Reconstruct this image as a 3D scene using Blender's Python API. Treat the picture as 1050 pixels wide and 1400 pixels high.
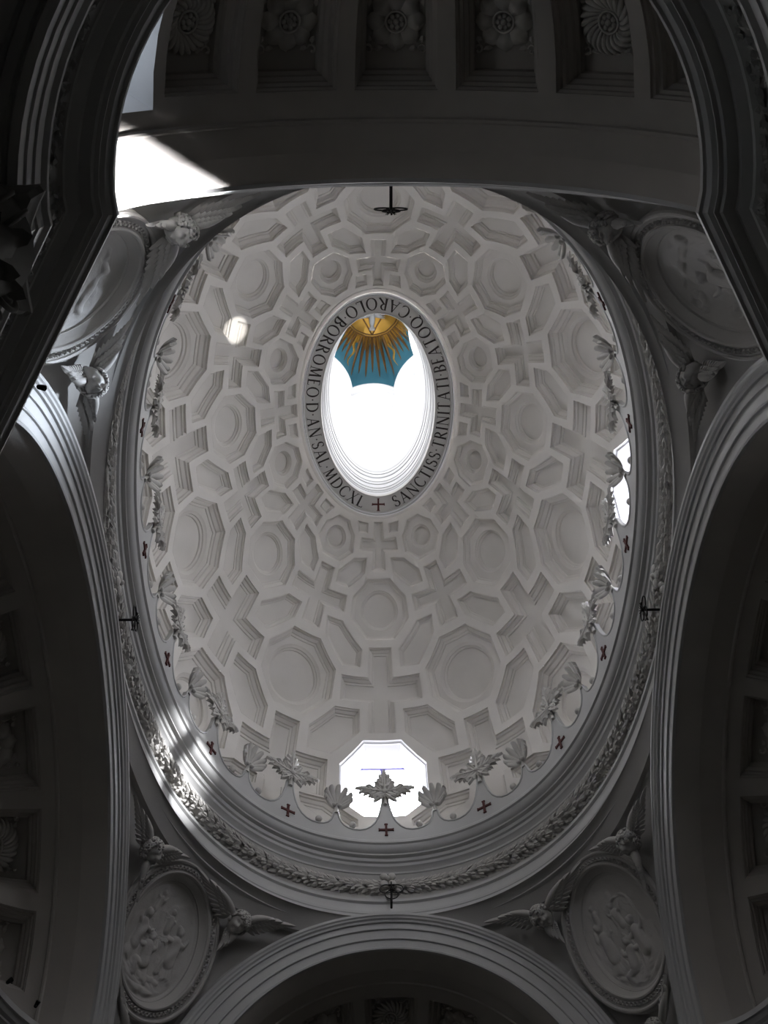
import bpy, math, random
import numpy as np
from mathutils import Matrix, Vector
from mathutils.geometry import delaunay_2d_cdt
random.seed(7); rng = np.random.default_rng(7)
PI = math.pi
for o in list(bpy.data.objects): bpy.data.objects.remove(o)
scene = bpy.context.scene
COL = scene.collection

# ------------------------------------------------------------------ camera
CX, CY = -0.4895, -8.3944
TY, TX, RO = 0.4489, 0.0273, -0.0108
F = np.array([math.tan(TX), math.tan(TY), 1.0]); F /= np.linalg.norm(F)
R0 = np.array([1.0, 0, 0]); R0 -= F * R0.dot(F); R0 /= np.linalg.norm(R0)
U0 = np.cross(R0, F)
Rv = math.cos(RO) * R0 + math.sin(RO) * U0; Uv = -math.sin(RO) * R0 + math.cos(RO) * U0
cam_d = bpy.data.cameras.new('camera'); cam = bpy.data.objects.new('camera', cam_d); COL.objects.link(cam)
cam_d.sensor_fit = 'VERTICAL'; cam_d.sensor_height = 36; cam_d.lens = 36.0 * 1400 / 1400
cam_d.clip_end = 300
cam.matrix_world = Matrix(((Rv[0], Uv[0], -F[0], CX), (Rv[1], Uv[1], -F[1], CY), (Rv[2], Uv[2], -F[2], 0), (0, 0, 0, 1)))
scene.camera = cam

# ------------------------------------------------------------------ light
SKY = 24.5
w_ = bpy.data.worlds.new('world'); scene.world = w_; w_.use_nodes = True
bg = w_.node_tree.nodes['Background']; bg.inputs[0].default_value = (1.0, 0.985, 0.975, 1); bg.inputs[1].default_value = SKY
scene.view_settings.view_transform = 'Standard'; scene.view_settings.look = 'None'
scene.view_settings.exposure = 0.0; scene.view_settings.gamma = 1.0; scene.view_settings.use_curve_mapping = False
scene.cycles.use_denoising = True
scene.cycles.max_bounces = 10; scene.cycles.diffuse_bounces = 8; scene.cycles.transparent_max_bounces = 12
scene.cycles.sample_clamp_indirect = 6.0
scene.cycles.caustics_reflective = False; scene.cycles.caustics_refractive = False

def place(name, data, loc, target):
    o = bpy.data.objects.new(name, data); COL.objects.link(o)
    d = (Vector(target) - Vector(loc)).normalized()
    o.matrix_world = Matrix.Translation(loc) @ d.to_track_quat('-Z', 'Y').to_matrix().to_4x4()
    return o
def portal(name, loc, target, sx, sy):
    l = bpy.data.lights.new(name, 'AREA'); l.shape = 'RECTANGLE'; l.size = sx; l.size_y = sy
    l.cycles.is_portal = True
    return place(name, l, loc, target)
def beam(name, loc, target, energy, angle, blend=0.3, color=(1, 0.97, 0.93), radius=0.05):
    l = bpy.data.lights.new(name, 'SPOT'); l.energy = energy; l.spot_size = angle; l.spot_blend = blend
    l.color = color; l.shadow_soft_size = radius
    return place(name, l, loc, target)
for nm, lo, tg in (('portal_a', (0, 7.75, 18.2), (0, 0, 18.2)), ('portal_b', (5.6, 0, 18.2), (0, 0, 18.2)),
                   ('portal_c', (0, -7.75, 18.2), (0, 0, 18.2))):
    portal(nm, lo, tg, 1.9, 2.5)
# spots outside the right-hand window stand in for sunlight; two more are added
BEAMS = [beam('sun_beam', (9.5, 3.9, 21.86), (-2.74, -6.60, 11.98), 430000, math.radians(4.7), .4),
         beam('added_fill', (9.6, .9, 21.2), (-3.9, -5.1, 12.5), 46000, math.radians(15), 1.0, (.86, .93, 1.0), .7),  # added soft spot that brightens the near-left pendentive
         beam('sun_beam', (9.5, -1.76, 20.35), (-3.80, 3.95, 15.0), 42000, math.radians(8.5), 1.0),
         beam('added_glint', (2.6, -5.6, 10.2), (-3.12, -2.28, 21.9), 11000, math.radians(2.5), .1)]  # added spot low in the nave, in place of reflected sunlight

# ------------------------------------------------------------------ materials
def mat(name, col, rough=0.8, bump=0.0, scale=20.0, var=0.06, metal=0.0, spec=0.3, detail=4):
    m = bpy.data.materials.new(name); m.use_nodes = True
    nt = m.node_tree; b = nt.nodes['Principled BSDF']
    b.inputs['Roughness'].default_value = rough; b.inputs['Metallic'].default_value = metal
    b.inputs['Specular IOR Level'].default_value = spec
    tc = nt.nodes.new('ShaderNodeNewGeometry')
    n = nt.nodes.new('ShaderNodeTexNoise'); n.inputs['Scale'].default_value = 1.3; n.inputs['Detail'].default_value = 6
    nt.links.new(tc.outputs['Position'], n.inputs['Vector'])
    r = nt.nodes.new('ShaderNodeValToRGB')
    lo = [c * (1 - var) for c in col]; hi = [min(1, c * (1 + var)) for c in col]
    r.color_ramp.elements[0].position = .3; r.color_ramp.elements[1].position = .7
    r.color_ramp.elements[0].color = (*lo, 1); r.color_ramp.elements[1].color = (*hi, 1)
    nt.links.new(n.outputs['Fac'], r.inputs['Fac']); nt.links.new(r.outputs['Color'], b.inputs['Base Color'])
    if bump:
        n2 = nt.nodes.new('ShaderNodeTexNoise'); n2.inputs['Scale'].default_value = scale; n2.inputs['Detail'].default_value = detail
        nt.links.new(tc.outputs['Position'], n2.inputs['Vector'])
        bp = nt.nodes.new('ShaderNodeBump'); bp.inputs['Strength'].default_value = bump; bp.inputs['Distance'].default_value = 0.02
        nt.links.new(n2.outputs['Fac'], bp.inputs['Height']); nt.links.new(bp.outputs['Normal'], b.inputs['Normal'])
    return m
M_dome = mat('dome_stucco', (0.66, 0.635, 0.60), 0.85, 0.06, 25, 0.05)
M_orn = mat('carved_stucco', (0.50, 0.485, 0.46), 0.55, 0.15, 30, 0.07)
M_low = mat('shaded_stucco', (0.47, 0.455, 0.435), 0.55, 0.15, 30, 0.07)  # carved stucco again, with the lower zone's shade put into its colour
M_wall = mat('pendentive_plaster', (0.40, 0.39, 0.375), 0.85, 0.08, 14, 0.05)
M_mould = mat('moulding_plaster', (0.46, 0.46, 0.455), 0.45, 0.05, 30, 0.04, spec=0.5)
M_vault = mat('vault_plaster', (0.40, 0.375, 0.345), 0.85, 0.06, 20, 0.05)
M_band = mat('inscription_band', (0.58, 0.565, 0.545), 0.85, 0.03, 25, 0.04)
M_lant = mat('lantern_plaster', (0.58, 0.58, 0.59), 0.8, 0, 20, 0.02)
M_ink = mat('letter_paint', (0.035, 0.028, 0.025), 0.7, 0, 20, 0.1)
M_red = mat('red_cross_paint', (0.075, 0.018, 0.016), 0.6, 0, 20, 0.1)
M_iron = mat('black_iron', (0.012, 0.011, 0.011), 0.5, 0, 20, 0.1, metal=0.4)
M_gold = mat('gilding', (0.42, 0.24, 0.045), 0.45, 0.3, 12, 0.3, metal=0.5)
M_ray = mat('dull_gilding', (0.16, 0.085, 0.03), 0.55, 0.2, 12, 0.2, metal=0.3)
M_blue = mat('blue_paint', (0.035, 0.13, 0.18), 0.9, 0.05, 12, 0.10)
M_dove = mat('dove_plaster', (0.36, 0.36, 0.37), 0.8, 0.1, 20, 0.05)
M_frame = mat('window_frame_paint', (0.80, 0.80, 0.82), 0.6, 0, 20, 0.02)
M_lead = mat('window_bar_paint', (0.30, 0.28, 0.62), 0.6, 0, 20, 0.1)
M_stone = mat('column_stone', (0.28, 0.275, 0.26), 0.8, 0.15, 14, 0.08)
M_floor = mat('floor_stone', (0.30, 0.28, 0.26), 0.6, 0.05, 6, 0.15)
M_wood = mat('dark_frame_wood', (0.10, 0.03, 0.03), 0.6, 0.1, 20, 0.1)
M_glass = bpy.data.materials.new('window_glass'); M_glass.use_nodes = True
_nt = M_glass.node_tree; _nt.nodes.clear()
_o = _nt.nodes.new('ShaderNodeOutputMaterial'); _mx = _nt.nodes.new('ShaderNodeMixShader')
_t = _nt.nodes.new('ShaderNodeBsdfTransparent'); _t.inputs[0].default_value = (0.90, 0.93, 1, 1)
_g = _nt.nodes.new('ShaderNodeBsdfGlossy'); _g.inputs['Roughness'].default_value = 0.1
_mx.inputs[0].default_value = 0.05
_nt.links.new(_t.outputs[0], _mx.inputs[1]); _nt.links.new(_g.outputs[0], _mx.inputs[2]); _nt.links.new(_mx.outputs[0], _o.inputs[0])
M_oldglass = M_glass.copy(); M_oldglass.name = 'lantern_glass'
[n for n in M_oldglass.node_tree.nodes if n.type == 'BSDF_TRANSPARENT'][0].inputs[0].default_value = (0.42, 0.43, 0.44, 1)
M_daylit = bpy.data.materials.new('daylit_pane'); M_daylit.use_nodes = True
_b = M_daylit.node_tree.nodes['Principled BSDF']; _b.inputs['Emission Color'].default_value = (0.8, 0.9, 1, 1); _b.inputs['Emission Strength'].default_value = 1.6

# ------------------------------------------------------------------ helpers
def mesh(name, V, Fc, m, parent=None, smooth=False, kind=None, label=None, auto=None):
    me = bpy.data.meshes.new(name); me.from_pydata([tuple(map(float, v)) for v in V], [], [tuple(map(int, f)) for f in Fc])
    me.materials.append(m)
    if smooth: me.shade_smooth()
    if auto is not None:
        me.shade_smooth(); me.set_sharp_from_angle(angle=auto)
    me.update()
    o = bpy.data.objects.new(name, me); COL.objects.link(o)
    if parent: o.parent = parent
    if kind: o['kind'] = kind
    if label: o['label'] = label
    return o
def tag(o, label, cat, group=None):
    o['label'] = label; o['category'] = cat
    if group: o['group'] = group
    return o
def empty(name, loc=(0, 0, 0)):
    o = bpy.data.objects.new(name, None); COL.objects.link(o); o.location = loc; o.empty_display_size = .1; return o
def child(o, parent):
    """parent o keeping its world placement (parent only has a location)"""
    o.parent = parent
    return o
class MB:
    def __init__(s): s.V = []; s.F = []
    def add(s, V, Fc):
        n = len(s.V); s.V += [tuple(v) for v in V]; s.F += [tuple(i + n for i in f) for f in Fc]
    def build(s, name, m, parent=None, **k): return mesh(name, s.V, s.F, m, parent, **k)
def gridf(nu, nv, cu=False, cv=False):
    f = []
    for i in range(nu if cu else nu - 1):
        for j in range(nv if cv else nv - 1):
            a = i * nv + j; b = ((i + 1) % nu) * nv + j; c = ((i + 1) % nu) * nv + (j + 1) % nv; d = i * nv + (j + 1) % nv
            f.append((a, b, c, d))
    return f
def box(mb, c, X, Y, Z):
    c = np.array(c, float); X, Y, Z = map(lambda a: np.array(a, float), (X, Y, Z))
    V = [c + sx * X + sy * Y + sz * Z for sx in (-1, 1) for sy in (-1, 1) for sz in (-1, 1)]
    mb.add(V, [(0, 1, 3, 2), (4, 6, 7, 5), (0, 4, 5, 1), (2, 3, 7, 6), (0, 2, 6, 4), (1, 5, 7, 3)])
def tube(mb, pts, r, n=6, closed=False, up=(0.13, 0.21, 0.97)):
    pts = [np.array(p, float) for p in pts]; m = len(pts); V = []
    rr = r if hasattr(r, '__len__') else [r] * m
    up = np.array(up, float)
    for i, p in enumerate(pts):
        a = pts[(i - 1) % m] if (closed or i > 0) else p; b = pts[(i + 1) % m] if (closed or i < m - 1) else p
        t = b - a; t /= (np.linalg.norm(t) + 1e-9)
        s = np.cross(t, up); s /= (np.linalg.norm(s) + 1e-9); q = np.cross(s, t)
        for k in range(n):
            an = 2 * PI * k / n; V.append(p + rr[i] * (math.cos(an) * s + math.sin(an) * q))
    Fc = gridf(m, n, closed, True)
    if not closed:
        Fc += [tuple(range(n))[::-1], tuple((m - 1) * n + k for k in range(n))]
    mb.add(V, Fc)
def ball(mb, c, r, nu=8, nv=6, ax=None):
    c = np.array(c, float); r = np.array([r] * 3 if not hasattr(r, '__len__') else r, float); V = []
    ax = np.eye(3) if ax is None else np.array(ax)
    for i in range(nv + 1):
        th = PI * i / nv
        for j in range(nu):
            ph = 2 * PI * j / nu
            l = np.array([math.sin(th) * math.cos(ph), math.sin(th) * math.sin(ph), math.cos(th)]) * r
            V.append(c + l @ ax)
    mb.add(V, gridf(nv + 1, nu, False, True))

# ------------------------------------------------------------------ dome surface
FA = np.array([4.53052522, 0.278806713, -0.00242741077, -0.0107089066]); FB = np.array([6.36459409, 0.169294014, 0.00418488634, -0.018072987])
ODD = np.array([1, 3, 5, 7])
def base(t):
    t = np.asarray(t, float)[..., None]; return (np.sin(t * ODD) @ FA), (np.cos(t * ODD) @ FB)
DX, DY, SO, UN = 4.95 / 4.26, 7.1 / 6.52, .375, PI / 8
def dome(u, w):
    u = np.asarray(u, float); w = np.asarray(w, float)
    t = u * UN; t = t + .03 * np.clip(w, 0, 1) * np.sin(2 * t)
    bx, by = base(t); bx = bx * DX; by = by * DY
    s = 1 - (1 - SO) * np.clip(w, 0, None)
    X = (1 - w) * bx + w * 1.80 * np.sin(t); Y = (1 - w) * by + w * 2.79 * np.cos(t)
    z = 17.5 + 6.05 * np.sqrt(np.maximum(0, 1 - s * s))
    X = np.where(w < 0, bx, X); Y = np.where(w < 0, by, Y); z = np.where(w < 0, 17.5 + w * 4, z)
    return np.stack([X + 0 * z, Y + 0 * z, z], -1)
def psi(w):
    return math.acos(1 - (1 - SO) * w) if w > 0 else w * 4 / 6.05
def domep(u, p):
    p = np.asarray(p, float); w = np.where(p > 0, (1 - np.cos(p)) / (1 - SO), p * 6.05 / 4); return dome(u, w)
def topsi(poly): return [(x, psi(y)) for x, y in poly]
def norm_of(S, sgn):
    def N(u, v):
        e = 1e-3; a = S(u + e, v) - S(u - e, v); b = S(u, v + e) - S(u, v - e)
        n = np.cross(a, b); n /= (np.linalg.norm(n, axis=-1, keepdims=True) + 1e-12); return n * sgn
    return N
def outward(S, ref):
    """normal field pointing away from the point ref(u,v)"""
    N0 = norm_of(S, 1)
    def N(u, v):
        n = N0(u, v); d = S(u, v) - np.array(ref); s = np.sign((n * d).sum(-1, keepdims=True)); return n * np.where(s == 0, 1, s)
    return N
def subdiv(poly, L, du):
    out = []
    n = len(poly)
    for i in range(n):
        a = np.array(poly[i], float); b = np.array(poly[(i + 1) % n], float)
        k = max(1, int(math.ceil(np.linalg.norm((b - a) * L) / du)))
        for j in range(k): out.append(a + (b - a) * j / k)
    return np.array(out)
def inset(P, d):
    """P metric closed polygon (ccw), returns inset by d"""
    n = len(P); out = []
    for i in range(n):
        a = P[i] - P[i - 1]; b = P[(i + 1) % n] - P[i]
        a /= np.linalg.norm(a) + 1e-12; b /= np.linalg.norm(b) + 1e-12
        na = np.array([-a[1], a[0]]); nb = np.array([-b[1], b[0]])
        m = na + nb; l = m.dot(m); m = m * (2 / l) if l > 1e-6 else na
        out.append(P[i] + m * d)
    return np.array(out)
def in_poly(p, poly):
    x, y = p; c = False; n = len(poly); j = n - 1
    for i in range(n):
        xi, yi = poly[i]; xj, yj = poly[j]
        if (yi > y) != (yj > y) and x < (xj - xi) * (y - yi) / (yj - yi) + xi: c = not c
        j = i
    return c
def fill(outer, holes, step):
    """triangulate region inside outer minus holes in 2D; returns pts, tris"""
    pts = []; edges = []
    for loop in [outer] + holes:
        n0 = len(pts); pts += [tuple(p) for p in loop]; edges += [(n0 + i, n0 + (i + 1) % len(loop)) for i in range(len(loop))]
    lo = np.min(outer, 0); hi = np.max(outer, 0)
    sx, sy = step
    allp = np.array(pts)
    for x in np.arange(lo[0] + sx * .5, hi[0], sx):
        for y in np.arange(lo[1] + sy * .5, hi[1], sy):
            if np.min(np.abs((allp - (x, y)) / (sx, sy)).max(1)) < .3: continue
            pts.append((x, y))
    r = delaunay_2d_cdt([Vector(p) for p in pts], edges, [], 0, 1e-5)
    V = np.array([tuple(v) for v in r[0]]); T = []
    for f in r[2]:
        c = V[list(f)].mean(0)
        if in_poly(c, outer) and not any(in_poly(c, h) for h in holes): T.append(tuple(f))
    return V, T
def coffer(name, S, N, poly, steps, m, parent, circle=None, du=.22, kind=None):
    """sunk panel: poly in (u,v); steps = [(inset, depth)..]; circle=(radius factor, extra steps)"""
    c = np.mean(poly, 0); e = 1e-3
    L = np.array([np.linalg.norm(S(c[0] + e, c[1]) - S(c[0] - e, c[1])), np.linalg.norm(S(c[0], c[1] + e) - S(c[0], c[1] - e))]) / (2 * e)
    P = (subdiv(poly, L, du) - c) * L
    area = np.sum(P[:, 0] * np.roll(P[:, 1], -1) - np.roll(P[:, 0], -1) * P[:, 1])
    if area < 0: P = P[::-1]
    def to3(Q, d):
        uv = Q / L + c; return S(uv[:, 0], uv[:, 1]) + N(uv[:, 0], uv[:, 1]) * d
    V = []; Fc = []; rings = []
    for ins, d in steps:
        Q = inset(P, ins); rings.append(Q); V += list(to3(Q, d))
    n = len(P)
    for k in range(len(steps) - 1):
        for i in range(n):
            Fc.append((k * n + i, k * n + (i + 1) % n, (k + 1) * n + (i + 1) % n, (k + 1) * n + i))
    Q = rings[-1]; d = steps[-1][1]
    holes = []
    if circle:
        fr, cs = circle
        r = (Q.max(0) - Q.min(0)) / 2 * fr
        r0 = (Q.max(0) + Q.min(0)) / 2
        th = np.linspace(0, 2 * PI, 33)[:-1]
        holes = [np.stack([r[0] * np.cos(th), r[1] * np.sin(th)], -1) + r0]
    fv, ft = fill(Q, holes, (du * 1.3, du * 1.3))
    b = len(V); V += list(to3(fv, d)); Fc += [tuple(b + i for i in t) for t in ft]
    if circle:
        b = len(V); prev = None
        for ins, dd in cs:
            rr = r - ins
            q = np.stack([rr[0] * np.cos(th), rr[1] * np.sin(th)], -1) + r0
            V += list(to3(q, d + dd))
        for k in range(len(cs) - 1):
            for i in range(32): Fc.append((b + k * 32 + i, b + k * 32 + (i + 1) % 32, b + (k + 1) * 32 + (i + 1) % 32, b + (k + 1) * 32 + i))
        fv, ft = fill(q, [], (du * 1.3, du * 1.3))
        b = len(V); V += list(to3(fv, d + dd)); Fc += [tuple(b + i for i in t) for t in ft]
    return mesh(name, V, Fc, m, parent, kind=kind, auto=0.5)

# coffer pattern; (u offset from the even column, w)
def sym(half): return [(x, y) for x, y in half] + [(-x, y) for x, y in half[::-1]]
def crossp(top, bot, at, ab, hw, arm): return sym([(hw, top), (hw, at), (arm, at), (arm, ab), (hw, ab), (hw, bot)])
EVEN = [('cross_coffer', crossp(.958, .697, .866, .793, .148, .455)), ('octagonal_coffer', sym([(.205, .662), (.45, .567), (.45, .466), (.205, .384)])),
        ('cross_coffer', crossp(.353, .083, .243, .163, .152, .475))]
ODDC = [('octagonal_coffer', sym([(.17, .932), (.41, .862), (.43, .772), (.205, .708)])), ('cross_coffer', crossp(.672, .388, .566, .485, .140, .46)),
        ('octagonal_coffer', sym([(.195, .35), (.45, .255), (.44, .16), (.19, .098)])), ('cross_coffer', crossp(.080, -.22, .027, .0, .138, .46))]
WINP = sym([(.192, .068), (.42, .024), (.41, .0), (.19, -.117)])
MID = [('triangular_coffer', [(.285, .948), (.62, .948), (.53, .884), (.27, .888)]),
       ('hexagonal_coffer', [(.24, .768), (.54, .752), (.79, .671), (.79, .603), (.53, .600), (.26, .684)]),
       ('hexagonal_coffer', [(.55, .449), (.79, .453), (.76, .378), (.483, .273), (.244, .276), (.236, .343)]),
       ('hexagonal_coffer', [(.238, .142), (.51, .142), (.765, .080), (.765, .037), (.50, .037), (.227, .085)]),
       ('hexagonal_coffer', [(.53, -.012), (.79, -.012), (.78, -.09), (.5, -.2), (.24, -.2), (.24, -.145)])]
EVEN = [(n, topsi(p)) for n, p in EVEN]; ODDC = [(n, topsi(p)) for n, p in ODDC]; MID = [(n, topsi(p)) for n, p in MID]; WINP = topsi(WINP)
NDOME = outward(domep, (0, 0, 17.0))
ceiling = None
def build_dome():
    global ceiling
    polys = []   # within sector u in [-1,1] around an even column
    for _, p in EVEN: polys.append(p)
    polys.append(WINP)
    for s in (-1, 1):
        for _, p in ODDC: polys.append([(x + s, y) for x, y in p])
        for _, p in MID: polys.append([(x * s, y) for x, y in p][::s])
    c = .4
    subs = [subdiv(p, np.array([1.7, 6.4]), .22) for p in polys]
    pts = []; edges = []
    for q in subs:
        n0 = len(pts); pts += [tuple(p) for p in q]; edges += [(n0 + i, n0 + (i + 1) % len(q)) for i in range(len(q))]
    ws = list(np.linspace(psi(-.45), psi(.985), 49))
    # sector borders
    for x in (-1.0, 1.0):
        n0 = len(pts); pts += [(x, w) for w in ws]; edges += [(n0 + i, n0 + i + 1) for i in range(len(ws) - 1)]
    allp = np.array(pts)
    for x in np.linspace(-1, 1, 17)[1:-1]:
        for w in ws:
            if w in (ws[0], ws[-1]) or np.min(np.hypot((allp[:, 0] - x) * 1.7, (allp[:, 1] - w) * 6.4)) > .09: pts.append((x, w))
    r = delaunay_2d_cdt([Vector(p) for p in pts], edges, [], 0, 1e-6)
    V = np.array([tuple(v) for v in r[0]]); T = []
    lists = [list(map(tuple, q)) for q in subs]
    for f in r[2]:
        cc = V[list(f)].mean(0)
        if abs(cc[0]) < 1 - 1e-7 and not any(in_poly(cc, h) for h in lists): T.append(tuple(f))
    AV = []; AF = []
    for k in range(8):
        P = domep(V[:, 0] + 2 * k, V[:, 1]); b = len(AV); AV += list(P); AF += [tuple(b + i for i in t) for t in T]
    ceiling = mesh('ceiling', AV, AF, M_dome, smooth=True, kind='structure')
    import bmesh
    bm = bmesh.new(); bm.from_mesh(ceiling.data); bmesh.ops.remove_doubles(bm, verts=bm.verts, dist=.004); bm.to_mesh(ceiling.data); bm.free()
    ceiling.data.shade_smooth()
    # steps for each size
    def steps(k, oct_=False):
        return [(0, -0.002), (0, .012), (-.014, .016), (-.014, .045 * k), (0, .05 * k), (.025 * k, .055 * k), (.03 * k, .09 * k), (.075 * k, .13 * k), (.08 * k, .155 * k), (.115 * k, .165 * k), (.12 * k, .185 * k)]
    for k in range(16):
        if k % 2 == 0:
            for i, (nm, p) in enumerate(EVEN):
                sc_ = (.75, 1.0, 1.3)[i]; pp = [(x + k, y) for x, y in p]
                circ = (.76, [(0, 0), (.02, .03), (.05, .045), (.055, .08), (.085, .10), (.09, .13)]) if 'oct' in nm else None
                coffer(nm, domep, NDOME, pp, steps(sc_), M_dome, ceiling, circ)
            if k % 4 == 2 or k == 12:
                coffer('octagonal_coffer', domep, NDOME, [(x + k, y) for x, y in WINP], steps(1.5), M_dome, ceiling, (.72, [(0, 0), (.03, .03), (.08, .06), (.085, .12), (.12, .15)]))
        else:
            for i, (nm, p) in enumerate(ODDC):
                sc_ = (.75, 1.05, 1.4, 1.3)[i]; pp = [(x + k, y) for x, y in p]
                circ = ((.66, .70, .86)[min(i, 2)], [(0, 0), (.02 * sc_, .03), (.05 * sc_, .05), (.055 * sc_, .09), (.085 * sc_, .11), (.09 * sc_, .15)]) if 'oct' in nm else None
                coffer(nm, domep, NDOME, pp, steps(sc_), M_dome, ceiling, circ)
        if k % 2 == 0:
            for s in (-1, 1):
                for i, (nm, p) in enumerate(MID):
                    sc_ = (.5, .8, 1.0, 1.2, 1.2)[i]
                    coffer(nm, domep, NDOME, [(x * s + k, y) for x, y in p], steps(sc_), M_dome, ceiling)
build_dome()

# windows of the dome (octagonal, above the cornice)
def build_window(idx, k):
    P = np.array([(x + k, y) for x, y in WINP]); c = P.mean(0)
    C3 = domep(*c); n = NDOME(np.array([c[0]]), np.array([c[1]]))[0]; n = np.array([n[0], n[1], 0]); n /= np.linalg.norm(n)
    sub = subdiv(P, np.array([1.8, 6.4]), .22); P3 = domep(sub[:, 0], sub[:, 1]); n_ = len(P3)
    cen = P3.mean(0)
    # frame: mouldings stepping outwards through the thickness of the shell to a flat octagon
    flat = P3 - np.outer((P3 - cen) @ n, n)
    V = []; Fc = []
    prof = [(1.0, -.005, 0), (1.0, .05, 0), (.965, .07, 0), (.96, .12, .1), (.93, .16, .2), (.925, .2, .3), (.89, .24, .5), (.885, .30, .7), (.86, .42, 1), (.86, .62, 1)]
    for sc_, d, fl in prof:
        Q = P3 * (1 - fl) + flat * fl
        V += list(cen + (Q - cen) * sc_ + n * d)
    for i in range(len(prof) - 1):
        for j in range(n_): Fc.append((i * n_ + j, i * n_ + (j + 1) % n_, (i + 1) * n_ + (j + 1) % n_, (i + 1) * n_ + j))
    w = mesh('window_%d' % idx, V, Fc, M_frame, kind='structure', auto=.5)
    Q = cen + (flat - cen) * .86 + n * .5
    mesh('pane', Q, [tuple(range(n_))], M_glass, w)
    # bars
    tdir = np.cross((0, 0, 1), n); up = np.array((0, 0, 1.0)); Cb = cen + n * .46
    zt = Q[:, 2].max() - cen[2]; zb = Q[:, 2].min() - cen[2]; xm = np.abs((Q - cen) @ tdir).max()
    mb = MB(); box(mb, Cb + up * (zt * .84), tdir * xm * .62, n * .02, up * .028); mb.build('glazing_bar', M_lead, w)
    mb = MB(); box(mb, Cb + up * (zt * .84 + zb) / 2, tdir * .055, n * .03, up * (zt * .84 - zb) / 2); mb.build('glazing_bar', M_lead, w)
    mb = MB()
    for r in (.32, .62, .85):
        tube(mb, [Cb + tdir * r * xm * math.cos(a) + up * (r * .9 * xm * math.sin(a)) for a in np.linspace(0, 2 * PI, 33)[:-1]], .005, 4, True, up=n)
    mb.build('lead_ring', M_lead, w)
    return w
for i, k in enumerate((0, 4, 8)): build_window(i + 1, k)

# ------------------------------------------------------------------ sweeps along the oval ring
NT = 256
def ring_path(n=NT):
    t = np.linspace(0, 2 * PI, n, endpoint=False); x, y = base(t); e = 1e-3
    x1, y1 = base(t + e); x0, y0 = base(t - e); tx, ty = x1 - x0, y1 - y0; l = np.hypot(tx, ty)
    return t, x, y, -ty / l * -1 * -1, tx / l * -1 * -1
def ring_pt(t, r):
    """point on the oval, offset outwards by r (2D) + outward normal"""
    e = 1e-3; x, y = base(t); x1, y1 = base(t + e); x0, y0 = base(t - e)
    tx, ty = x1 - x0, y1 - y0; l = np.hypot(tx, ty); nx, ny = -ty / l, tx / l
    s = np.sign(nx * x + ny * y); nx, ny = nx * s, ny * s
    return x + nx * r, y + ny * r, nx, ny
def ring_sweep(name, prof, m, parent=None, n=NT, kind=None, auto=.45, sxy=None):
    t = np.linspace(0, 2 * PI, n, endpoint=False); V = np.zeros((n, len(prof), 3))
    for j, (r, z) in enumerate(prof):
        if sxy: x, y = sxy(t, r)
        else: x, y, _, _ = ring_pt(t, r)
        V[:, j, 0] = x; V[:, j, 1] = y; V[:, j, 2] = z
    return mesh(name, V.reshape(-1, 3), gridf(n, len(prof), True, False), m, parent, kind=kind, auto=auto)
CORN = [(.55, 15.72), (.0, 15.72), (-.01, 15.70), (-.01, 15.64), (.03, 15.62), (.05, 15.55), (.09, 15.50), (.13, 15.48), (.13, 15.44), (.20, 15.42), (.22, 15.36),
        (.26, 15.34), (.27, 15.28), (.31, 15.25), (.345, 15.20), (.35, 15.16), (.37, 15.15)]
FRZ = [(.37, 15.15), (.39, 15.0), (.40, 14.8), (.38, 14.55), (.34, 14.45)]
ARCHI = [(.34, 14.45), (.27, 14.44), (.27, 14.38), (.31, 14.35), (.31, 14.30), (.30, 14.16), (.285, 14.15), (.285, 14.10), (.295, 14.08), (.29, 13.96), (.275, 13.95), (.275, 13.89),
         (.285, 13.87), (.28, 13.77), (.24, 13.76), (.235, 13.70), (.30, 13.68), (.6, 13.68)]
cornice = ring_sweep('trim_1', CORN, M_mould, kind='structure')
frieze = ring_sweep('frieze', FRZ, M_wall, cornice)
architrave = ring_sweep('architrave', ARCHI, M_mould, cornice)
# ledge between the crown and the foot of the dome
t_ = np.linspace(0, 2 * PI, 128, endpoint=False); bx_, by_ = base(t_)
V_ = [(x * s1, y * s2, 15.71) for x, y in zip(bx_, by_) for s1, s2 in ((1.0, 1.0), (DX * 1.04, DY * 1.04))]
mesh('ledge', V_, gridf(128, 2, True, False), M_wall, cornice)

# ------------------------------------------------------------------ oculus band and lantern throat
OX, OY, IX, IY = 1.80, 2.79, 1.367, 2.31
def ov(t, f):  # f 0 outer .. 1 inner
    a = OX + (IX - OX) * f; b = OY + (IY - OY) * f; return a * np.sin(t), b * np.cos(t)
def oc_sweep(name, prof, m, parent=None, kind=None, n=160, auto=.45):
    t = np.linspace(0, 2 * PI, n, endpoint=False); V = np.zeros((n, len(prof), 3))
    for j, (f, z) in enumerate(prof):
        x, y = ov(t, f); V[:, j, 0] = x; V[:, j, 1] = y; V[:, j, 2] = z
    return mesh(name, V.reshape(-1, 3), gridf(n, len(prof), True, False), m, parent, kind=kind, auto=auto)
LIP = [(-.05, 23.07), (-.05, 23.01), (-.03, 22.985), (0, 22.98), (.03, 22.985), (.05, 23.03), (.065, 23.035), (.075, 23.0), (.095, 22.995), (.11, 23.02), (.115, 23.06)]
ob = oc_sweep('trim_2', [(-.30, 23.09), (-.22, 23.06), (-.05, 23.075), (-.05, 23.02), (0, 22.99), (.03, 22.99), (.06, 23.03), (.075, 23.03), (.08, 23.01), (.10, 23.01), (.115, 23.05), (.12, 23.10),
                         (.97, 23.15), (.975, 23.12), (1.0, 23.12), (1.02, 23.14), (1.03, 23.2)], M_band, kind='structure')
oc_sweep('outer_bead', LIP, M_frame, ob)
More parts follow.
